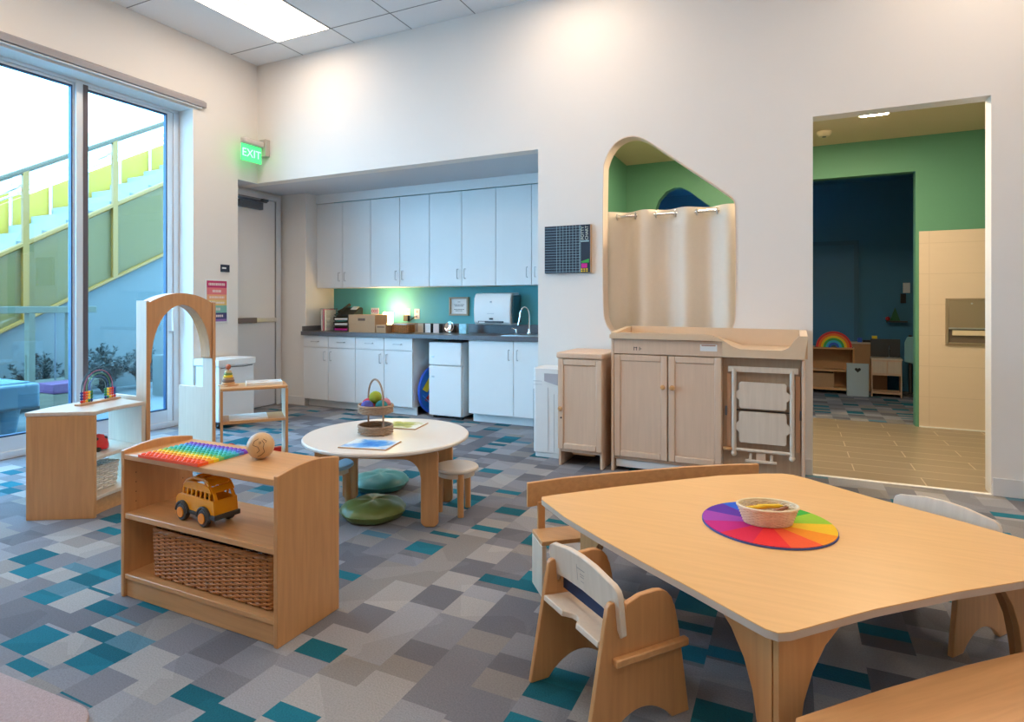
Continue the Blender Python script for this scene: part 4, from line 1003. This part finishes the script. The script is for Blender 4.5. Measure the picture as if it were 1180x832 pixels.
def cushion(loc, m_, label):
    o = thing('floor_cushion', label, 'cushion', loc, random.uniform(0, 3), 'floor cushions under the round table')
    b = MB(); prof = [(0, .006), (.12, .0), (.155, .010), (.174, .032), (.180, .048), (.172, .064), (.15, .082), (.10, .097), (.04, .100), (0, .097)]
    b.lathe(prof, 48)
    for v in b.bm.verts:
        a = math.atan2(v.co.y, v.co.x); rr = math.hypot(v.co.x, v.co.y)
        k = 1+.018*math.sin(7*a)*rr/.18+.012*math.sin(13*a+1)*rr/.18
        v.co.x *= k; v.co.y *= k
        if v.co.z > .03: v.co.z *= 1+.05*math.sin(5*a+rr*20)
    b.build('cover', m_, o)
    b = MB(); b.tube([(.181*math.cos(a)*(1+.018*math.sin(7*a)+.012*math.sin(13*a+1)), .181*math.sin(a)*(1+.018*math.sin(7*a)+.012*math.sin(13*a+1)), .048) for a in [i*2*PI/72 for i in range(72)]], .0035, 6, closed=True); b.build('piping', m_, o)
cushion((-2.146, 2.69, 0), W['olive'], 'olive green satin floor cushion at the front under the round table')
cushion((-2.44, 3.13, 0), W['teal_cush'], 'teal green satin floor cushion at the back under the round table')
def paintmat(name, bg, c1, c2, sc):
    m = mat(name, bg, .5); nt = m.node_tree; p = nt.nodes['Principled BSDF']; L = nt.links.new
    tc = nt.nodes.new('ShaderNodeTexCoord'); n1 = nt.nodes.new('ShaderNodeTexNoise'); n1.inputs['Scale'].default_value = sc; n1.inputs['Detail'].default_value = 3; n1.inputs['Distortion'].default_value = 1
    sx = nt.nodes.new('ShaderNodeVectorMath'); sx.operation = 'LENGTH'; L(tc.outputs['Object'], sx.inputs[0])
    mm = nt.nodes.new('ShaderNodeMath'); mm.operation = 'MULTIPLY_ADD'; L(sx.outputs['Value'], mm.inputs[0]); mm.inputs[1].default_value = 3.6; L(n1.outputs['Fac'], mm.inputs[2])
    r = nt.nodes.new('ShaderNodeValToRGB'); e = r.color_ramp.elements
    e[0].position = .52; e[0].color = c1+(1,); e[1].position = 1.12 if False else .98; e[1].color = bg+(1,); q = e.new(.75); q.color = c2+(1,)
    L(n1.outputs['Fac'] if False else mm.outputs[0], r.inputs[0]); L(tc.outputs['Object'], n1.inputs['Vector']); L(r.outputs[0], p.inputs['Base Color']); return m
o = thing('blue_painting', 'blue painted sheet on a board at the near side of the round table', 'painting', (-2.035, 2.525, TZ+.0005), R(13))
MB().box(-.135, .135, -.10, .10, 0, .004).build('backing', W['kraft'], o); MB().box(-.13, .13, -.095, .095, .0045, .0055).build('painted_sheet', paintmat('blue_watercolour', (.75, .85, .9), (.02, .20, .68), (.10, .38, .80), 9), o)
o = thing('green_painting', 'green and yellow painted sheet behind the basket stand', 'painting', (-2.20, 3.01, TZ+.0005), R(11))
MB().box(-.15, .15, -.10, .10, 0, .004).build('backing', W['kraft'], o); MB().box(-.145, .145, -.095, .095, .0045, .0055).build('painted_sheet', paintmat('green_watercolour', (.8, .82, .75), (.20, .28, .05), (.45, .45, .08), 14), o)
# two tier basket
tb = thing('two_tier_basket', 'two tier woven basket with hoop handle standing on the round table', 'basket', (-2.195, 2.772, TZ+.0005), R(-28))
def oval(rx, ry): return [(rx*math.cos(2*PI*i/40), ry*math.sin(2*PI*i/40)) for i in range(40)]
for z0, nm in ((0, 'lower_basket'), (.118, 'upper_basket')):
    b = MB(); b.prism(oval(.098, .088), z0+.001, z0+.006); weave(b, oval(.103, .093), z0+.005, z0+.045, 5, 26, .0052, .004, sub=3)
    b.tube([(x, y, z0+.045) for x, y in oval(.105, .095)], .0065, 6, closed=True); b.build(nm, W['seagrass'], tb)
b = MB().tube([(-.105, 0, .0), (-.105, 0, .20)]+[(-.105*math.cos(PI*i/14), 0, .20+.112*math.sin(PI*i/14)) for i in range(1, 14)]+[(.105, 0, .20), (.105, 0, .0)], .0055, 8); b.build('hoop_handle', W['seagrass'], tb)
T0 = Matrix.Translation((-2.195, 2.772, TZ)) @ Matrix.Rotation(R(25.4), 4, 'Z')
bl = [(-.038, -.045, 'violet_blue', (.08, .10, .42), 'violet blue felt ball at the front left of the upper basket'), (.043, -.040, 'teal', (.02, .22, .26), 'dark teal felt ball at the front right of the upper basket'),
      (-.052, .035, 'red', (.60, .05, .09), 'red felt ball at the back left of the upper basket'), (.045, .042, 'pink', (.55, .22, .26), 'dusty pink felt ball at the back right of the upper basket'), (.0, -.005, 'lime', (.34, .42, .04), 'lime green felt ball on top of the pile')]
for k, (x, y, nm, c_, lb) in enumerate(bl):
    pz = .118+.0065+.0365 if k < 4 else .118+.0065+.0365+.048
    b = MB(); b.ball((0, 0, 0), .0365, 24); o = b.build('felt_ball', mat(nm+'_felt', c_, .9, var=.15, vscale=60, bump=.3, bscale=300)); o.location = T0 @ Vector((x, y, pz)); tag(o, lb, 'ball', 'felt balls in the tiered basket')

# ------------------------------------------------------------------ large table
LT_Z = .41
outl = [(-.922, 2.222), (-.769, 2.075), (-.60, 1.945), (-.418, 1.815), (-.248, 1.70), (-.108, 1.60), (-.060, 1.568), (-.032, 1.562), (-.004, 1.580), (.06, 1.650), (.19, 1.790), (.412, 2.000), (.599, 2.160), (.74, 2.272), (.80, 2.325), (.825, 2.37), (.80, 2.43), (.70, 2.545), (.536, 2.665), (.386, 2.762), (.277, 2.835), (.06, 3.005), (.0, 3.04), (-.045, 3.042), (-.124, 3.005), (-.306, 2.885), (-.50, 2.70), (-.70, 2.505), (-.90, 2.29), (-.932, 2.25)]
bt = thing('activity_table', 'large low square maple table with curved corner legs', 'table', (-.03, 2.30, 0))
O2 = [(x+.03, y-2.30) for x, y in outl]
tp = MB(); tp.mi = 0
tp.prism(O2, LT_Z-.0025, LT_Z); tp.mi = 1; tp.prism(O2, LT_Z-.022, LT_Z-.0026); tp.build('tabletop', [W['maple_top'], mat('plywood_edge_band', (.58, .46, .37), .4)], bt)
corners = {'L': (-.93, 2.232), 'N': (-.032, 1.55), 'Rr': (.86, 2.41), 'B': (-.032, 3.045)}
inset = {'L': .165, 'N': .055, 'Rr': .17, 'B': .055}
order = ['L', 'N', 'Rr', 'B']
for i, k in enumerate(order):
    P = Vector(corners[k]); cen = Vector((-.03, 2.30)); Pn = Vector(corners[order[(i+1) % 4]]); Pp = Vector(corners[order[i-1]])
    P = P+(cen-P).normalized()*inset[k]
    for q, nbr in enumerate((Pn, Pp)):
        d = (nbr-Vector(corners[k])).normalized(); ang = math.atan2(d.y, d.x)
        M_ = Matrix.Translation((P.x+.03, P.y-2.30, 0)) @ Matrix.Rotation(ang, 4, 'Z')
        off = .0 if q == 0 else .021
        prof = [(off, 0), (.058, 0), (.060, .06), (.066, .12), (.080, .20), (.108, .27), (.15, .33), (.205, .375), (.225, .3875), (off, .3875)]
        nrm = Vector((-d.y, d.x)); inw = (cen-P).dot(nrm) > 0
        a, c_ = (0, .02) if inw else (-.02, 0)
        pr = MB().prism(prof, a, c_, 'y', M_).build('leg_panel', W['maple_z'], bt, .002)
        if k == 'N': 
            sgn = -1 if inw else 1
            yy = -.0015 if inw else .0015
            p0 = M_ @ Vector((.045, 0, .06)); p1 = M_ @ Vector((.045, yy*1.3, .06)); MB().cyl(p0, p1, .004, n=10).build('screw', W['metal'], bt)
# felt mat
fm = thing('rainbow_felt_mat', 'round rainbow coloured felt mat on the large maple table', 'mat', (-.082, 2.312, LT_Z+.0005), R(0))
segc = [(.85, .02, .02), (.90, .10, .02), (.93, .30, .01), (.93, .58, .02), (.32, .58, .03), (.04, .42, .04), (.01, .10, .60), (.01, .10, .60), (.10, .02, .35), (.35, .05, .42), (.55, .01, .22), (.70, .01, .06)]
# angles chosen so red faces the near side, yellow right, green back right, blue back left, purple left
b = MB(); ms = []
rx = .222
for k in range(12):
    b.mi = k; ms.append(mat('felt_wedge', segc[k], .9, var=.08, vscale=150)); s0 = -100+30*k
    pts = [(0, 0)]+[(rx*math.cos(R(s0+30*i/6))*1.0, rx*math.sin(R(s0+30*i/6))) for i in range(7)]
    b.prism(pts, .0062, .0085)
b.build('felt_wedges', ms, fm); MB().prism([(rx*1.012*math.cos(2*PI*i/60), rx*1.012*math.sin(2*PI*i/60)) for i in range(60)], 0, .006).build('backing', mat('blue_felt', (.08, .12, .38), .9), fm)
# crayon basket
cbk = thing('oval_crayon_basket', 'pale oval woven basket on the rainbow felt mat', 'basket', (-.082, 2.305, LT_Z+.0092), R(18))
def oval2(rx_, ry_): return [(rx_*math.cos(2*PI*i/48), ry_*math.sin(2*PI*i/48)) for i in range(48)]
b = MB(); b.prism(oval2(.078, .052), .0005, .005); weave(b, oval2(.080, .054), .004, .060, 12, 34, .0028, .0024, flare=.26, sub=3); b.build('weave', W['rattan'], cbk)
b = MB(); stakes_(b, oval2(.080, .054), .002, .062, 34, .0022, .26); b.build('stake', W['rattan'], cbk)
b = MB(); b.tube([(x, y, .063) for x, y in oval2(.103, .071)], .0048, 6, closed=True); b.build('rim', W['rattan'], cbk)
Tb = Matrix.Translation((-.082, 2.305, LT_Z+.0092)) @ Matrix.Rotation(R(18), 4, 'Z')
cray = [(-.035, .012, 20, .030, YEL, 'yellow crayon lying at the left on top in the oval basket', .012), (.01, .025, 8, .032, YEL, 'yellow crayon across the middle of the oval basket', .012), (-.01, -.005, 15, .016, RED, 'red crayon low in the oval basket', .012),
        (.03, -.022, -10, .018, ORANGE, 'orange crayon at the right rim of the oval basket', .010), (.04, .0, 40, .028, flat('brown_crayon', (.3, .1, .04)), 'brown crayon at the right in the oval basket', .010), (-.045, .02, 80, .018, flat('dark_red_crayon', (.35, .04, .03)), 'dark red crayon at the left wall of the oval basket', .013)]
for (x, y, a, z, m_, lb, rr) in cray:
    pos = Tb @ Vector((x, y, z+.020)); o = thing('crayon', lb, 'crayon', pos, R(a+18), 'crayons in the oval basket')
    ln = .040 if abs(y) < .03 else .035
    MB().cyl((-ln, 0, 0), (ln, 0, 0), rr*.62, n=12).build('barrel', m_, o); MB().cyl((ln, 0, 0), (ln+.014, 0, 0), rr*.5, .002, n=10).build('tip', m_, o)

# ------------------------------------------------------------------ chairs
def make_chair(label):
    t = thing('toddler_chair', label, 'chair', (0, 0, 0), 0, 'toddler chairs at the large table')
    arcb = [(.115-.23*i/12, .0+.062*math.sin(PI*i/12)**.8 if 0 < i < 12 else 0) for i in range(13)]
    prof = [(-.18, 0), (-.115, 0)]+[(x, z) for x, z in arcb[::-1][1:-1]]+[(.115, 0), (.18, 0), (.150, .20), (.138, .27), (.125, .325)]
    prof += [(.055+.068*math.cos(R(a)), .316+.066*math.sin(R(a))) for a in (10, 30, 50, 70, 90)]+[(.0, .380), (-.05, .365), (-.062, .335), (-.066, .30), (-.080, .30), (-.085, .34)]
    prof += [(-.098+.016*math.cos(R(a)), .362+.016*math.sin(R(a))) for a in (20, 60, 90, 120, 160)]+[(-.118, .34)]
    for s_ in (-1, 1):
        a, c_ = sorted((s_*.150, s_*.168)); MB().prism(prof, a, c_, 'x').build('side_panel', W['maple_z'], t, .003)
    # seat with hand cut-out at the rear
    sp_ = [(-.149, -.105), (-.038, -.105)]+[(.034*math.cos(R(a)), -.105+.028*math.sin(R(a))) for a in (180-20, 120, 90, 60, 20)]+[(.038, -.105), (.149, -.105), (.149, .150), (-.149, .150)]
    MB().prism([(a, b_-.03) if b_ < 0 else (a, .115) for a, b_ in sp_], -.009, .009, 'z', Matrix.Translation((0, 0, .249)) @ Matrix.Rotation(R(-6), 4, 'X')).build('seat', W['pale'], t, .003)
    for s_ in (-1, 1):
        a, c_ = sorted((s_*.1685, s_*.190)); MB().box(a, c_, -.10, .16, .208, .230).build('seat_runner', W['maple'], t, .004)
    MB().box(-.1495, .1495, -.060, -.056, .280, .332).build('band', mat('navy_band', (.012, .03, .09), .7), t)  # made-up navy band, put in for the dark strip below the backrest
    # backrest, tilted slightly backwards
    M_ = Matrix.Translation((0, -.073, .30)) @ Matrix.Rotation(R(6), 4, 'X')
    w = .188
    bp = [(-w, -.01), (-w, .10)]+[(-w+.05-.05*math.cos(R(a)), .10+.030*math.sin(R(a))) for a in (30, 60, 90)]+[(-.07, .143), (0, .147), (.07, .143)]+[(w-.05+.05*math.cos(R(a)), .10+.030*math.sin(R(a))) for a in (90, 60, 30)]+[(w, .10), (w, -.01), (w-.012, -.02), (.172, -.01), (.1475, .028), (.10, .036), (0, .040), (-.10, .036), (-.1475, .028), (-.172, -.01), (-w+.012, -.02)]
    MB().prism(bp, -.009, .009, 'y', M_).build('backrest', W['pale'], t, .003)
    b = MB(); b.box(-.020, -.0192, -.0098, -.0092, .065, .115, M_).box(-.018, .022, -.0098, -.0092, .104, .106, M_).box(-.004, .018, -.0098, -.0092, .090, .0915, M_).box(-.004, .016, -.0098, -.0092, .082, .0835, M_).box(-.002, .014, -.0098, -.0092, .068, .0695, M_)
    b.build('burned_mark', mat('faint_brand_mark', (.35, .28, .25), .7), t)
    return t
c0 = make_chair('wooden toddler chair with pale backrest at the near left side of the large table')
c0.location = (-.5205, 1.7685, 0); c0.rotation_euler = (0, 0, R(-37.9))
c1 = copy_tree(c0, (.472, 2.700, 0), R(141), 'wooden toddler chair tucked behind the far right side of the large table')
# bench with curved back (far left side of table)
bp_ = [(-1.046, 2.362), (-.932, 2.500), (-.771, 2.655), (-.606, 2.800), (-.463, 2.925), (-.282, 3.055), (-.150, 3.135)]
bb = thing('curved_back_bench', 'maple bench with long curved backrest behind the left side of the large table', 'bench', (-.60, 2.72, 0))
th_ = R(39.6); n_ = Vector((-math.sin(th_), math.cos(th_)))   # points away from the table
th2 = .018
inner_ = [(x+.60, y-2.72) for x, y in bp_]; outer_ = [(x+n_.x*th2, y+n_.y*th2) for x, y in inner_]
MB().prism(inner_+outer_[::-1], .315, .42).build('backrest', W['maple'], bb, .003)
MB2 = Matrix.Rotation(th_, 4, 'Z')
# seat box : local x along bench (-.58..-.30 end box), y toward the table negative
def bl_(x, y): return (x, y)
b = MB()
b.box(-.56, .56, -.165, -.02, .212, .230, MB2); b.build('seat', W['maple'], bb, .003)
for x0 in (-.56, .54):
    b = MB(); b.prism([(-.165, 0), (-.02, 0), (-.02, .211), (-.165, .211)], x0, x0+.02, 'x', MB2); b.build('end_panel', W['pale'], bb, .003)
for x0 in (-.53, -.02, .50):
    b = MB(); 
    yb0 = -.015 if abs(x0) > .3 else .030
    b.box(x0, x0+.03, yb0, yb0+.018, .0, .34, MB2); b.build('back_post', W['maple_z'], bb)
# near bench
nb = thing('maple_bench', 'maple bench with no back at the bottom right corner', 'bench', (0, 0, 0))
thn = math.atan2(2.102-1.534, .582+.003)
M_ = Matrix.Translation((-.003, 1.534, 0)) @ Matrix.Rotation(thn, 4, 'Z')
pts = [(0, 0), (.0, -.02), (.012, -.24), (1.0, -.24), (1.0, 0)]
nb.location = (-.003, 1.534, 0); nb.rotation_euler = (0, 0, thn)
topb = [(.0, -.012), (.012, 0), (.30, .012), (.60, .014), (.98, 0), (1.0, -.012), (1.0, -.24), (.98, -.252), (.02, -.252), (.0, -.24)]
MB().prism(topb, .210, .230).build('seat', W['maple'], nb, .003)
for x0 in (.03, .95): MB().prism([(-.235, 0), (-.17, 0), (-.14, .05), (-.10, .05), (-.07, 0), (-.01, 0), (-.02, .2095), (-.225, .2095)], x0, x0+.02, 'x').build('end_panel', W['maple_z'], nb, .003)
MB().box(.0505, .9495, -.135, -.115, .12, .2095).build('stretcher', W['maple'], nb)

# rug
rg = MB(); rg.prism(rrect(-.95, .95, -.62, .62, .12), 0.0005, .016)
o = rg.build('rug', W['rug'], None, .004); o.location = (-2.70, .375, 0); o.rotation_euler = (0, 0, R(3)); tag(o, 'dusty pink rug at the bottom left corner of the floor', 'rug')

# ------------------------------------------------------------------ far room things
o = thing('toy_shelf', 'low wooden toy shelf in the dark room behind the doorway', 'shelf', (.20, 9.05, 0))
MB().box(-.60, .52, 0, .30, .60, .62).build('top_board', W['maple'], o); MB().box(-.60, .52, 0, .30, .30, .32).build('shelf_board', W['maple'], o); MB().box(-.60, .52, 0, .30, .05, .08).build('bottom_board', W['maple'], o)
MB().box(-.62, -.60, 0, .30, 0, .62).build('side_panel', W['maple_z'], o); MB().box(.52, .54, 0, .30, 0, .62).build('side_panel', W['maple_z'], o); MB().box(-.60, .52, .28, .30, .08, .60).build('back_panel', W['kraft'], o)
MB().box(-.55, .30, .03, .27, .081, .27).build('storage_bin', W['kraft'], o)
rb_ = thing('toy_rainbow', 'large arched rainbow toy on the toy shelf in the dark room', 'toy', (.50, 9.16, .6205))
rc = [RED, ORANGE, YEL, GRN, CYAN, BLUE]
for k in range(6):
    ro = .215-.030*k; ri = ro-.028
    MB().prism(arc(0, 0, ro, 0, 180, 24)+arc(0, 0, ri, 180, 0, 24), -.03, .03, 'y').build('rainbow_band', rc[k], rb_)
o = thing('heart_panel', 'pale grey panel with heart cut-out in front of the toy shelf in the dark room', 'toy furniture', (.765, 8.93, 0))
b = MB(); b.box(-.125, .125, 0, .02, 0, .43).build('panel', mat('pale_grey_panel', (.45, .55, .6), .5), o, .003)
hp = []
for i in range(28):
    t_ = 2*PI*i/28; hp.append((.0022*16*math.sin(t_)**3, .345+.0022*(13*math.cos(t_)-5*math.cos(2*t_)-2*math.cos(3*t_)-math.cos(4*t_))))
MB().prism(hp, -.003, -.0005, 'y').build('heart_cutout', W['dark'], o)
MB().box(-.12, -.10, .0205, .12, 0, .42).box(.10, .12, .0205, .12, 0, .42).build('side_panel', mat('pale_grey_side', (.4, .48, .52), .5), o)
o = thing('play_kitchen', 'wooden play kitchen with sink in the dark room', 'toy furniture', (1.10, 9.00, 0), R(-4)); o.scale = (.62, 1, 1)
MB().box(-.28, .26, 0, .30, .28, .48).build('body', W['birch'], o, .003)
MB().box(-.29, .27, -.01, .31, .4805, .50).build('counter', W['pale'], o)
MB().box(-.28, -.26, 0, .3, 0, .279).box(.24, .26, 0, .3, 0, .279).box(-.26, .24, 0, .3, .04, .06).build('leg_panel', W['birch'], o)
MB().tube([(.05, .2, .50), (.05, .2, .62), (.05, .12, .66), (.05, .08, .62)], .008, 8).build('toy_faucet', W['metal'], o)
MB().box(-.26, -.01, -.012, -.0005, .31, .46).build('door', W['pale'], o, .002); MB().box(.01, .24, -.012, -.0005, .31, .46).build('door', W['pale'], o, .002)
MB().box(-.28, .26, .28, .30, .5005, .74).build('back_panel', W['charcoal'], o)
o = thing('wooden_crate_shelf', 'brown wooden crate shelf behind the heart panel', 'shelf', (.93, 9.40, 0))
MB().box(-.22, .22, 0, .25, .02, .66).build('body', W['kraft'], o); MB().box(-.25, .25, -.02, .26, .6605, .68).build('top_board', W['pale'], o); 
for sx in (-.20, .20):
    for sy in (.025, .225): MB().box(sx-.02, sx+.02, sy-.025, sy+.025, 0, .0195).build('foot', W['kraft'], o)
o = thing('toy_pieces', 'small blue and yellow toy set on the crate shelf in the dark room', 'toy', (.93, 9.48, .6805))
MB().box(-.12, -.07, -.03, .03, 0, .06).build('blue_piece', BLUE, o); MB().box(.05, .11, -.03, .03, 0, .09).build('yellow_piece', YEL, o); MB().box(-.06, .04, -.02, .02, 0, .03).build('black_piece', W['dark'], o)
o = thing('wall_shelf', 'small wall shelf with a dark green triangular ornament in the dark room', 'shelf', (1.27, 9.6995, .955))
MB().box(-.10, .14, -.12, 0, 0, .02).build('board', W['charcoal'], o); MB().prism([(-.06, .021), (.06, .021), (.0, .20)], -.08, -.03, 'y').build('triangle_ornament', flat('dark_green_ornament', (.02, .15, .06)), o); MB().ball((-.085, -.06, .05), .028).build('red_ornament', RED, o)
o = thing('hanging_aprons', 'light blue costume hanging at the right in the dark room', 'clothes', (1.385, 9.22, 0))
b = MB(); b.cyl((0, 0, 0), (0, 0, .80), .02).cyl((0, 0, .0), (0, 0, .03), .08); b.build('stand', W['charcoal'], o)
b = MB(); b.prism([(-.07, .45), (.07, .42), (.07, .70), (.04, .78), (-.04, .78), (-.07, .70)], -.05, -.021, 'y'); b.build('costume', mat('light_blue_cloth', (.25, .5, .55), .8), o, .01)
o = thing('wall_thermostat', 'small white and black wall control on the far blue wall', 'wall control', (1.40, 9.6995, 1.36))
MB().box(-.03, .05, -.03, 0, 0, .14).build('cover', W['white'], o); MB().box(-.06, .0, -.04, 0, -.14, -.01).build('receiver', W['dark'], o)

# ------------------------------------------------------------------ outdoors
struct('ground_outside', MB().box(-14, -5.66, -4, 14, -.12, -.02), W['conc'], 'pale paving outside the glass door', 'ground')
def sz(y, off): return off+(y-3.958)*.600
ya0, ya1 = -1.0, 9.5
yk = 2.9
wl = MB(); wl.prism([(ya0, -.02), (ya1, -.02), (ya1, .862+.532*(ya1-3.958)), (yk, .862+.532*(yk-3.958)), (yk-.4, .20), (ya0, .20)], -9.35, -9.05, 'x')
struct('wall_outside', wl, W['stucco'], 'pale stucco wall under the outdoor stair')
st = thing('outdoor_staircase', 'outdoor concrete staircase with yellow railing and screen', 'staircase', (-9.0, 0, 0))
run, rise = .30, .18; b = MB(); y = 1.6; z = .25; pr = []
k = 0
while y < 9.5:
    pr += [(y, z), (y, z+rise)]; y += run; z += rise
pr += [(y, z)]
low = [(y, z-2.0), (1.6, -.0)]
b.prism(pr+low, -1.9, -.38, 'x'); b.build('steps', mat('light_step_concrete', (.26, .25, .22), .8, var=.1, vscale=3), st)
b = MB(); b.prism([(yk, .862+.532*(yk-3.958)), (ya1, .862+.532*(ya1-3.958)), (ya1, sz(ya1, 1.832)), (yk, sz(yk, 1.832))], -.02, .0, 'x'); b.build('screen_panel', W['screen'], st)
b = MB()
b.tube([(0.02, yk, .862+.532*(yk-3.958)), (.02, ya1, .862+.532*(ya1-3.958))], .028, 6); b.tube([(.02, yk, sz(yk, 1.832)), (.02, ya1, sz(ya1, 1.832))], .035, 6)
b.build('stringer_edge', W['yellow'], st)
MB().tube([(.02, yk, sz(yk, 2.781)), (.02, ya1, sz(ya1, 2.781))], .035, 8).build('handrail', mat('olive_yellow_steel', (.055, .032, .004), .4), st)
MB().tube([(-.08, yk, sz(yk, 2.59)), (-.08, ya1, sz(ya1, 2.59))], .025, 8).tube([(-.12, yk, sz(yk, 2.50)), (-.12, ya1, sz(ya1, 2.50))], .014, 8).build('lower_rail', W['metal'], st)
for k in range(6):
    y = 3.10+1.117*k
    MB().box(.0, .05, y-.035, y+.035, .862+.532*(y-3.958), sz(y, 2.781)).build('post', W['yellow'], st)
for k in range(12):
    y = 3.3+.55*k; MB().cyl((-1.95, y, sz(y, 1.2)), (-1.95, y, sz(y, 2.9)), .022, n=8).build('far_baluster', W['alu'], st)
MB().prism([(yk, sz(yk, 1.7)), (ya1, sz(ya1, 1.7)), (ya1, sz(ya1, 2.2)), (yk, sz(yk, 2.2))], -2.05, -2.0, 'x').build('far_panel', W['yellow_soft'], st)
MB().box(-2.9, -2.7, 3.0, 9.0, 2.4, 3.05).build('landing_parapet', W['yellow_soft'], st); MB().box(-2.69, -2.2, 3.0, 9.0, 1.9, 2.45).build('landing_slab', W['stucco'], st)
# timber play bar structure
pbx = thing('timber_play_frame', 'weathered green timber play frame with bench outside the glass', 'play frame', (-7.95, 3.44, -.02))
MB().box(-.05, .05, -1.2, 1.04, 1.12, 1.20).build('top_beam', W['green_wood'], pbx, .005)
for y, w_ in ((.34, .045), (.80, .11), (-.9, .05)): MB().box(-.05, .05, y-w_/1.5, y+w_/1.5, .32, 1.119).build('post', W['green_wood'], pbx)
MB().box(-.25, .25, -1.2, .95, .24, .315).build('bench_top', W['green_wood'], pbx, .005)
for y in (-1.0, -.1, .8): MB().box(-.2, .2, y-.05, y+.05, 0, .2395).build('bench_leg', W['green_wood'], pbx)
MB().cyl((0, .60, .32), (0, .60, 1.119), .010, n=8).build('thin_rod', W['dark_metal'], pbx)
o = thing('purple_toy_bin', 'purple lidded bin under the timber play frame outside', 'toy bin', (-7.35, 3.83, -.02))
MB().box(-.14, .14, -.18, .18, 0, .25).build('body', mat('tan_bin', (.18, .15, .10), .6), o, .01); MB().box(-.15, .15, -.19, .19, .2505, .36).build('lid', mat('purple_lid', (.10, .03, .10), .5), o, .01)
o = thing('outdoor_water_table', 'light blue outdoor water play table beyond the left pane', 'play table', (-7.0, 2.75, -.02))
MB().box(-.36, .36, -.62, .50, .22, .46).build('basin', W['bluetoy'], o, .03, seg=3)
MB().box(-.30, .30, -.56, .44, .462, .472).build('water', mat('pale_water', (.2, .3, .33), .1), o)
for sx in (-.26, .26):
    for sy in (-.5, .28): MB().cyl((sx, sy, 0), (sx, sy, .2195), .06, .09, n=12).build('leg', W['bluetoy'], o)
o = thing('outdoor_play_shelf', 'small outdoor toy shelf with a pink bin beyond the right pane', 'shelf', (-7.6, 5.55, -.02), R(0))
MB().box(-.2, .2, -.40, .40, .50, .54).box(-.2, .2, -.40, .40, .20, .24).box(-.2, .2, -.42, -.40, 0, .54).box(-.2, .2, .40, .42, 0, .54).build('frame', mat('grey_timber', (.10, .11, .10), .7), o)
MB().box(-.15, .15, -.10, .36, .5405, .70).build('pink_bin', mat('pink_bin', (.2, .05, .12), .5), o, .01)
MB().box(-.15, .15, -.35, .3, .2405, .38).build('green_bin', mat('teal_bin', (.05, .12, .12), .5), o, .01)
def shrub(x, y, h, w, label, seed):
    rnd = random.Random(seed); o = thing('lavender_shrub', label, 'shrub', (x, y, -.02), 0, 'shrubs along the outside wall')
    lf = MB(); sm = MB()
    for s_ in range(46):
        a = rnd.uniform(0, 2*PI); rr = rnd.uniform(0, w)*.95; hh = h*rnd.uniform(.55, 1.0)*(1-.35*(rr/w)**2)
        tipx, tipy = rr*math.cos(a), rr*math.sin(a)
        P = [(tipx*f**1.3, tipy*f**1.3, hh*f) for f in (0, .3, .6, 1)]
        sm.tube(P, [.006, .005, .004, .002], 4)
        for k in range(55):
            f = rnd.uniform(.15, 1); bx, by, bz = tipx*f**1.3, tipy*f**1.3, hh*f
            d = Vector((rnd.gauss(0, 1), rnd.gauss(0, 1), rnd.uniform(.1, 1.2))).normalized(); ln = rnd.uniform(.04, .085)
            sd = d.cross(Vector((rnd.gauss(0, 1), rnd.gauss(0, 1), rnd.gauss(0, 1)))).normalized()*.012
            B = Vector((bx, by, bz)); lf._f([lf.bm.verts.new(B), lf.bm.verts.new(B+d*ln*.5+sd), lf.bm.verts.new(B+d*ln), lf.bm.verts.new(B+d*ln*.5-sd)])
    lf.build('foliage', W['leaf'], o, smooth=False); sm.build('stem', W['stem'], o)
shrub(-8.62, 3.48, .50, .34, 'grey green shrub at the far left below the stair', 1)
shrub(-8.60, 4.15, .62, .36, 'grey green shrub between the posts of the play frame', 2)
shrub(-8.58, 4.95, .70, .40, 'tall grey green shrub just right of the mullion', 3)
shrub(-8.62, 5.55, .60, .36, 'grey green shrub behind the wooden archway', 4)

# ------------------------------------------------------------------ world, camera
w = bpy.data.worlds.new('sky'); bpy.context.scene.world = w; w.use_nodes = True
bg = w.node_tree.nodes['Background']; bg.inputs[0].default_value = (.70, .88, 1.0, 1); bg.inputs[1].default_value = 11.0
cam = bpy.data.cameras.new('camera'); co_ = bpy.data.objects.new('camera', cam); C.objects.link(co_)
cam.sensor_width = 36; cam.sensor_fit = 'HORIZONTAL'; cam.lens = 682/1180*36; cam.shift_y = -(416-351)/1180; cam.clip_start = .05; cam.clip_end = 100
co_.location = (0, 0, 1.2); co_.rotation_euler = (R(90), 0, R(25.4))
bpy.context.scene.camera = co_
vs = bpy.context.scene.view_settings
vs.view_transform = 'Standard'; vs.look = 'None'; vs.gamma = 1; vs.use_curve_mapping = False; vs.exposure = 0.3
